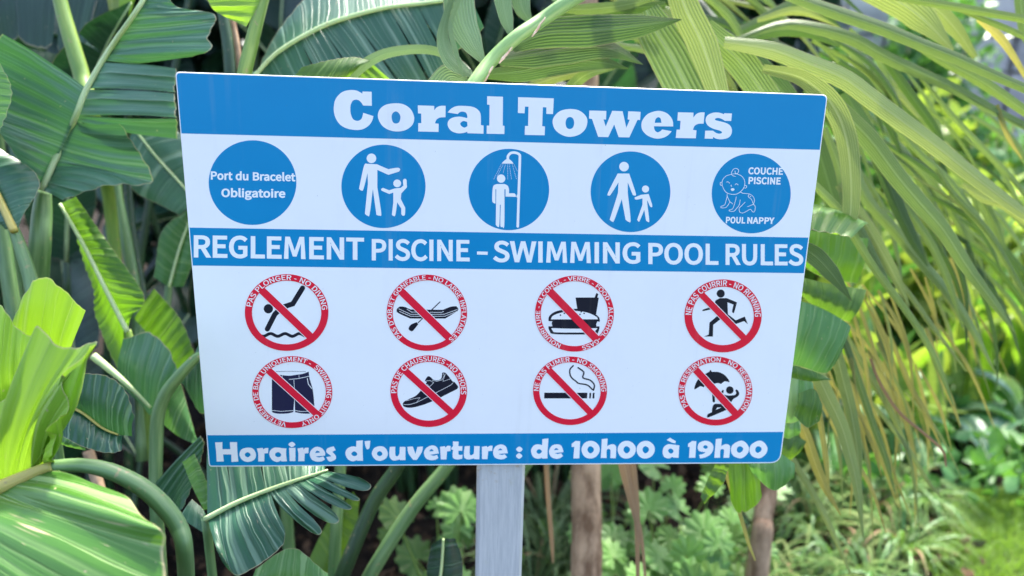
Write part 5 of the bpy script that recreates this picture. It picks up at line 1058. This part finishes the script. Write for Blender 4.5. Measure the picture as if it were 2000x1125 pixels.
# added hedge, made tall to shade the left half and close the view
def leafcloud(mb, c, r, n, size, rg, shell=.55):
    for _ in range(n):
        v = Vector((rg.gauss(0, 1), rg.gauss(0, 1), rg.gauss(0, 1))).normalized()*(rg.uniform(shell, 1)**.5)
        p = Vector((c[0]+v.x*r[0], c[1]+v.y*r[1], c[2]+v.z*r[2]))
        if p.z < .02: continue
        t = Vector((rg.gauss(0, 1), rg.gauss(0, 1), rg.gauss(0, 1)-.4)).normalized(); s = t.orthogonal().normalized()
        s = Matrix.Rotation(rg.uniform(0, pi), 3, t) @ s; L = size*rg.uniform(.6, 1.4); w = L*.3; nn = t.cross(s)*L*.1
        mb.add([p, p+t*L*.35+s*w+nn, p+t*L*.7+s*w*.8+nn*.7, p+t*L, p+t*L*.7-s*w*.8+nn*.7, p+t*L*.35-s*w+nn], [(0, 1, 2, 3), (0, 3, 4, 5)],
               [(0, .5), (.3*L, .95), (.7*L, .9), (L, .5), (.7*L, .1), (.3*L, .05)])
def shrub(x, y, h, r, mat, label, n=1500, size=.09, group=None, name='leafy_shrub', seed=0):
    rg = random.Random(seed); t = thing(name, Vector((x, y, 0)), label, 'shrub', group)
    mb = MB(); k = 5
    for i in range(k):
        a = rg.uniform(0, 2*pi); q = rg.uniform(.1, .5)*r
        leafcloud(mb, (x+cos(a)*q, y+sin(a)*q, h*rg.uniform(.35, .72)), (r*.65, r*.65, h*.36), n//k, size, rg)
    mb.build('foliage', M[mat], t)
    mb = MB()
    for i in range(5):
        a = rg.uniform(0, 2*pi); tube(mb, [(x, y, -.02), (x+cos(a)*r*.2, y+sin(a)*r*.2, h*.4), (x+cos(a)*r*.5, y+sin(a)*r*.5, h*.8)], [.02, .014, .006], 8, 6)
    mb.build('stem', M['bark'], t)
    return t
hl = ['tall dark evergreen shrub closing the far left background', 'tall dark evergreen shrub behind the left edge of the sign', 'tall dark evergreen shrub behind the middle of the sign', 'dark evergreen shrub behind the palm trunk']
for i, (x, y, h, r) in enumerate(((-2.9, 3.7, 4.4, 1.1), (-1.6, 3.9, 4.6, 1.1), (-.3, 4.0, 4.4, 1.05), (.8, 4.1, 3.3, .8))):
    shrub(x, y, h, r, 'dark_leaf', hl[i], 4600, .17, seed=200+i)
# right-hand background: shrubs, heliconias, wall, boulders
rl = ['pale bright green shrub in front of the wall, right of the dark hedge', 'low yellow-green shrub in the middle distance at the right', 'blurred bluish-green shrub before the wall at the right edge',
      'small olive shrub beneath the drooping palm leaflets', 'bright shrub beyond the frame edge on the right', 'tall olive shrub just right of the dark hedge', 'tall green shrub in front of the pale wall', 'tallest pale shrub against the wall near the right edge', 'yellow-green shrub halfway to the wall at the right']
for i, (x, y, h, r, mt) in enumerate(((2.0, 5.0, 1.5, .7, 'mid_leaf'), (2.7, 4.3, 1.1, .6, 'helic'), (3.3, 5.4, 1.75, .7, 'mid_leaf'), (1.35, 3.6, 1.1, .45, 'olive_leaf'), (4.4, 4.4, 1.2, .7, 'mid_leaf'), (1.75, 5.6, 2.15, .6, 'olive_leaf'), (2.6, 6.5, 2.3, .6, 'mid_leaf'), (3.5, 6.5, 2.5, .6, 'mid_leaf'), (3.0, 5.2, 1.5, .6, 'helic'))):
    shrub(x, y, h, r, mt, rl[i], 1300, .13, seed=220+i)
wallm = plainmat('pale_stone', (.32, .29, .3, 1), (.55, .5, .5, 1), 3, .9, .2, .8, 14, dist=.02)
gw = thing('garden_wall', Vector((3.5, 7.2, 0)), 'pale grey stone garden wall blurred in the background at the top right', 'wall')
mb = MB(); rg = random.Random(9)
mb.add([(x, y, z) for x in (.2, 8.4) for y in (7.25, 7.6) for z in (0, 2.5)], [(0, 1, 3, 2), (4, 6, 7, 5), (0, 4, 5, 1), (2, 3, 7, 6), (1, 5, 7, 3), (0, 2, 6, 4)])
mb.build('wall_core', wallm, gw, smooth=False)
def block(mb, c, s, rg, j=.12):
    vs = []
    for x in (-1, 1):
        for y in (-1, 1):
            for z in (-1, 1): vs.append((c[0]+x*s[0]*(1-rg.random()*j), c[1]+y*s[1]*(1-rg.random()*j), c[2]+z*s[2]*(1-rg.random()*j)))
    mb.add(vs, [(0, 1, 3, 2), (4, 6, 7, 5), (0, 4, 5, 1), (2, 3, 7, 6), (1, 5, 7, 3), (0, 2, 6, 4)])
z = .0
while z < 2.4:
    hh = rg.uniform(.3, .45); x = .25
    while x < 8.3:
        w = rg.uniform(.3, .9)
        if x < 6.2:
            mb = MB(); block(mb, (x+w/2, 7.22, z+hh/2), (w/2-.003, .05+rg.random()*.012, hh/2-.003), rg); mb.build('stone', wallm, gw, smooth=False)
        x += w
    z += hh
def boulder(x, y, s, label, seed):
    b = bpy.data.meshes.new('boulder'); import bmesh
    bm = bmesh.new(); bmesh.ops.create_icosphere(bm, subdivisions=3, radius=1)
    for v in bm.verts:
        q = v.co*1.3+Vector((seed*7, 0, 0)); v.co *= 1+.28*noise.noise(q)+.1*noise.noise(q*3); v.co = Vector((v.co.x*s[0], v.co.y*s[1], v.co.z*s[2]))
    bm.to_mesh(b); bm.free(); b.polygons.foreach_set('use_smooth', [True]*len(b.polygons)); b.materials.append(M['rock'])
    o = bpy.data.objects.new('boulder', b); o.location = (x, y, s[2]*.5); COL.objects.link(o); tag(o, label, 'boulder')
M['rock'] = plainmat('pale_rock', (.55, .5, .44, 1), (.78, .74, .68, 1), 4, .9, .2, .8, 10, dist=.02)
boulder(2.6, 5.9, (.5, .35, .75), 'large pale sunlit boulder between the palm leaflets', 1)
boulder(1.9, 6.0, (.35, .3, .85), 'narrow pale boulder left of the large one', 2)
boulder(3.35, 6.2, (.3, .3, .4), 'low pale boulder right of the large one', 3)
def upright(parent, base, az, L, w, mat, lean, seed=0, width_pts=(.25, .9, 1, .6, .05)):
    h = Vector((sin(az), cos(az), 0)); mb = MB()
    c = [base, base+Vector((0, 0, L*.4))+h*lean*.15, base+Vector((0, 0, L*.8))+h*lean*.5, base+Vector((0, 0, L))+h*lean]
    strap(mb, c, [w*q for q in width_pts], n=14, fold=.25, k=4, ref=Vector((cos(az*3), sin(az*3), .3)).normalized()); mb.build('leaf', M[mat], parent)
rg = random.Random(21)
hn = ['clump of upright yellow-green leaves at the right edge', 'clump of upright yellow-green leaves nearest the sign corner', 'clump of yellow-green leaves half hidden by the drooping palm',
      'clump of tall leaves in the middle of the right background', 'clump of upright leaves in front of the wall at the right', 'low clump of yellow-green leaves above the lawn']
for i, (x, y) in enumerate(((2.15, 3.3), (1.15, 2.85), (1.5, 3.2), (1.75, 3.6), (2.6, 3.5), (1.75, 3.0))):
    t = thing('heliconia_plant', Vector((x, y, 0)), hn[i], 'plant')
    for k in range(20):
        a = rg.uniform(0, 2*pi)
        upright(t, Vector((x+cos(a)*.13, y+sin(a)*.13, 0)), a, rg.uniform(.5, 1.15)*(.6 if i == 5 else 1), rg.uniform(.025, .05), rg.choice(['helic', 'helic', 'lime_leaf', 'mid_leaf']), rg.uniform(.1, .5), k)
# broad ground leaves at the right
gl = ['low broad-leaved plant above the lawn at the right edge', 'low broad-leaved plant under the palm tips', 'low broad-leaved plant at the corner of the lawn', 'low dark broad-leaved plant between the grass tufts']
for i, (x, y) in enumerate(((2.3, 3.05), (1.6, 3.0), (1.95, 3.1), (1.3, 2.85))):
    t = thing('broad_leaved_plant', Vector((x, y, 0)), gl[i], 'plant')
    for k in range(10):
        a = 2*pi*k/10+rg.uniform(-.3, .3)
        paddle(t, Vector((x, y, 0)), a, rg.uniform(.06, .22), .05, rg.uniform(.22, .38), rg.uniform(.04, .07), rg.uniform(1, 2), rg.choice(['mid_leaf', 'mid_leaf', 'lime_leaf', 'blue_leaf']), seed=300+i*20+k, low=True)
# grass tufts
def tuft(x, y, label, n=70, L=.38, group='grass tufts along the edge of the bed', mats=('tuft', 'tuft', 'palm_pale', 'tuft', 'mid_leaf')):
    rgt = random.Random(int(x*1000+y*777)); mbs = {}
    t = thing('grass_tuft', Vector((x, y, 0)), label, 'grass tuft', group)
    for k in range(n):
        a = rgt.uniform(0, 2*pi); h = Vector((cos(a), sin(a), 0)); l = L*rgt.uniform(.5, 1.15); up = rgt.uniform(.35, .9)
        b = Vector((x, y, 0))+h*rgt.uniform(0, .04)
        c = [b, b+h*l*.25*(1-up*.5)+Vector((0, 0, l*.45*up)), b+h*l*.6*(1.1-up*.5)+Vector((0, 0, l*.62*up)), b+h*l*(1.1-up*.5)+Vector((0, 0, l*(.5*up-.1)))]
        mt = mats[k % len(mats)] if rgt.random() < .96 else 'dry'
        mbs.setdefault(mt, MB()); w = rgt.uniform(.003, .0055)
        strap(mbs[mt], c, [w*.7, w, w*.9, .0004], n=9, k=2, fold=.3, ref=Vector((0, 0, 1)))
    for mt, m_ in mbs.items(): m_.build('blades', M[mt], t)
tp = [(1500, 1080), (1580, 1000), (1640, 1100), (1700, 980), (1760, 1050), (1560, 1140), (1460, 1130), (1750, 940), (1700, 1130), (1620, 930), (1390, 1110), (1690, 910), (1530, 960), (1780, 960)]
tl = ['grass tuft below the cut leaf end', 'grass tuft beneath the tips of the yellowing leaflets', 'grass tuft at the bottom edge between bed and lawn', 'grass tuft in the middle of the bed edge',
      'grass tuft touching the left side of the lawn', 'grass tuft cut by the bottom edge right of the slim trunk', 'grass tuft at the foot of the slim trunk', 'grass tuft behind the corner of the lawn',
      'grass tuft at the bottom edge nearest the lawn', 'grass tuft right below the lower right corner of the sign', 'grass tuft at the bottom edge among the scalloped leaves', 'grass tuft farthest back under the palm tips',
      'grass tuft beside the slim trunk on its right', 'grass tuft highest along the lawn edge']
for (px, py), lb in zip(tp, tl):
    g = G(px, py+40); tuft(g.x, g.y, lb, 75, .31)
for (px, py), lb in zip(((1060, 1010), (1090, 1080), (1040, 1120), (1075, 960)), ('dark grass tuft right of the post', 'dark grass tuft at the foot of the palm trunk', 'dark grass tuft at the bottom edge beside the post', 'dark grass tuft farthest back right of the post')):
    g = G(px, py+60); tuft(g.x, g.y, lb, 60, .4, 'dark grass tufts beside the post', ('palm_grey', 'palm_dark'))
# scalloped leaves
def scalleaf(c, nrm, up, r, mb, lobes=9, rg=None):
    nrm = nrm.normalized(); s = up.cross(nrm).normalized(); u = nrm.cross(s)
    vs = [c]; uv = [(0, 0)]; n = lobes*4
    for i in range(n+1):
        a = radians(-150)+radians(300)*i/n; q = abs(sin(a*lobes*.6+.4)); k = r*(.72+.28*q)*(1+.12*cos(a))
        vs.append(c+(s*sin(a)+u*cos(a))*k+nrm*r*(.22*q-.12)); uv.append((a*.03, .9))
    for i in range(n+1):
        a = radians(-150)+radians(300)*i/n; k = r*.45
        vs.append(c+(s*sin(a)+u*cos(a))*k+nrm*r*.1*abs(sin(a*lobes*.5))); uv.append((a*.03, .45))
    fs = []
    for i in range(n):
        fs += [(0, n+2+i, n+3+i), (n+2+i, 1+i, 2+i, n+3+i)]
    mb.add(vs, fs, uv)
M['scal'] = leafmat('scalloped_leaf', (.06, .17, .025, 1), (.14, .3, .06, 1), (.28, .42, .16, 1), (.25, .55, .06, 1), .3, .42, spacing=.016)
sc = [(870, 990, 1.9), (1215, 940, 2.2), (1290, 950, 2.1), (1360, 960, 2.2), (1240, 1050, 2.0), (1320, 1040, 1.95), (1400, 1050, 2.0), (1280, 1120, 1.85), (1370, 1120, 1.85), (1440, 980, 2.1), (900, 1080, 2.0), (830, 1060, 2.1), (1190, 1000, 2.4)]
sl_ = ['scalloped-leaf plant lit up left of the post', 'scalloped-leaf plant just right of the palm trunk, under the sign', 'scalloped-leaf plant behind the dried leaf', 'scalloped-leaf plant under the sign left of the slim tree', 'scalloped-leaf plant at mid height behind the dried leaf tip',
       'scalloped-leaf plant in the centre of its patch', 'scalloped-leaf plant left of the slim trunk', 'scalloped-leaf plant at the bottom edge right of the palm trunk', 'scalloped-leaf plant at the bottom edge near the slim trunk', 'whitish scalloped-leaf plant behind the hanging cut leaf',
       'small scalloped-leaf plant touching the post at the bottom left', 'shaded scalloped-leaf plant between the slanting stems and the post', 'shaded scalloped-leaf plant directly behind the palm trunk']
rg = random.Random(31)
for (px, py, d), lb in zip(sc, sl_):
    c0 = P(px, py, d); t = thing('scalloped_leaf_plant', Vector((c0.x, c0.y, 0)), lb, 'plant')
    for k in range(7):
        a = rg.uniform(0, 2*pi); c = c0+Vector((cos(a)*rg.uniform(.02, .2), sin(a)*rg.uniform(.02, .18), rg.uniform(-.2, .06))); 
        if c.z < .05: c.z = .05+rg.random()*.05
        mb = MB(); scalleaf(c, Vector((rg.uniform(-.5, .5), rg.uniform(-1.1, -.1), rg.uniform(.5, 1))), Vector((rg.uniform(-.5, .5), 0, 1)), rg.uniform(.032, .06), mb); mb.build('leaf', M[rg.choice(['scal', 'scal', 'olive_leaf'])], t)
        mb = MB(); tube(mb, [c, c.lerp(Vector((c0.x, c0.y, 0)), .5)+Vector((0, 0, .03)), (c0.x, c0.y, 0)], [.0018, .0022, .003], 8, 5); mb.build('stalk', M['stem_y'], t)
# leaf litter and low cover on the dark soil
mb = MB(); rg = random.Random(41)
for _ in range(5000):
    x = rg.uniform(-2.2, 1.6); y = rg.uniform(1.0, 3.8); leafcloud(mb, (x, y, .03), (.01, .01, .02), 1, .05, rg)
tag(mb.build('leaf_litter', M['litter']), 'dead brown leaves scattered over the shaded soil', 'leaf litter', kind='stuff')
mb = MB()
for _ in range(9000):
    x = rg.uniform(.9, 5); y = rg.uniform(2.5, 5.5); leafcloud(mb, (x, y, .1), (.05, .05, .14), 1, .08, rg)
tag(mb.build('ground_cover', M['mid_leaf']), 'low mixed green ground cover beyond the lawn at the right', 'ground cover', kind='stuff')
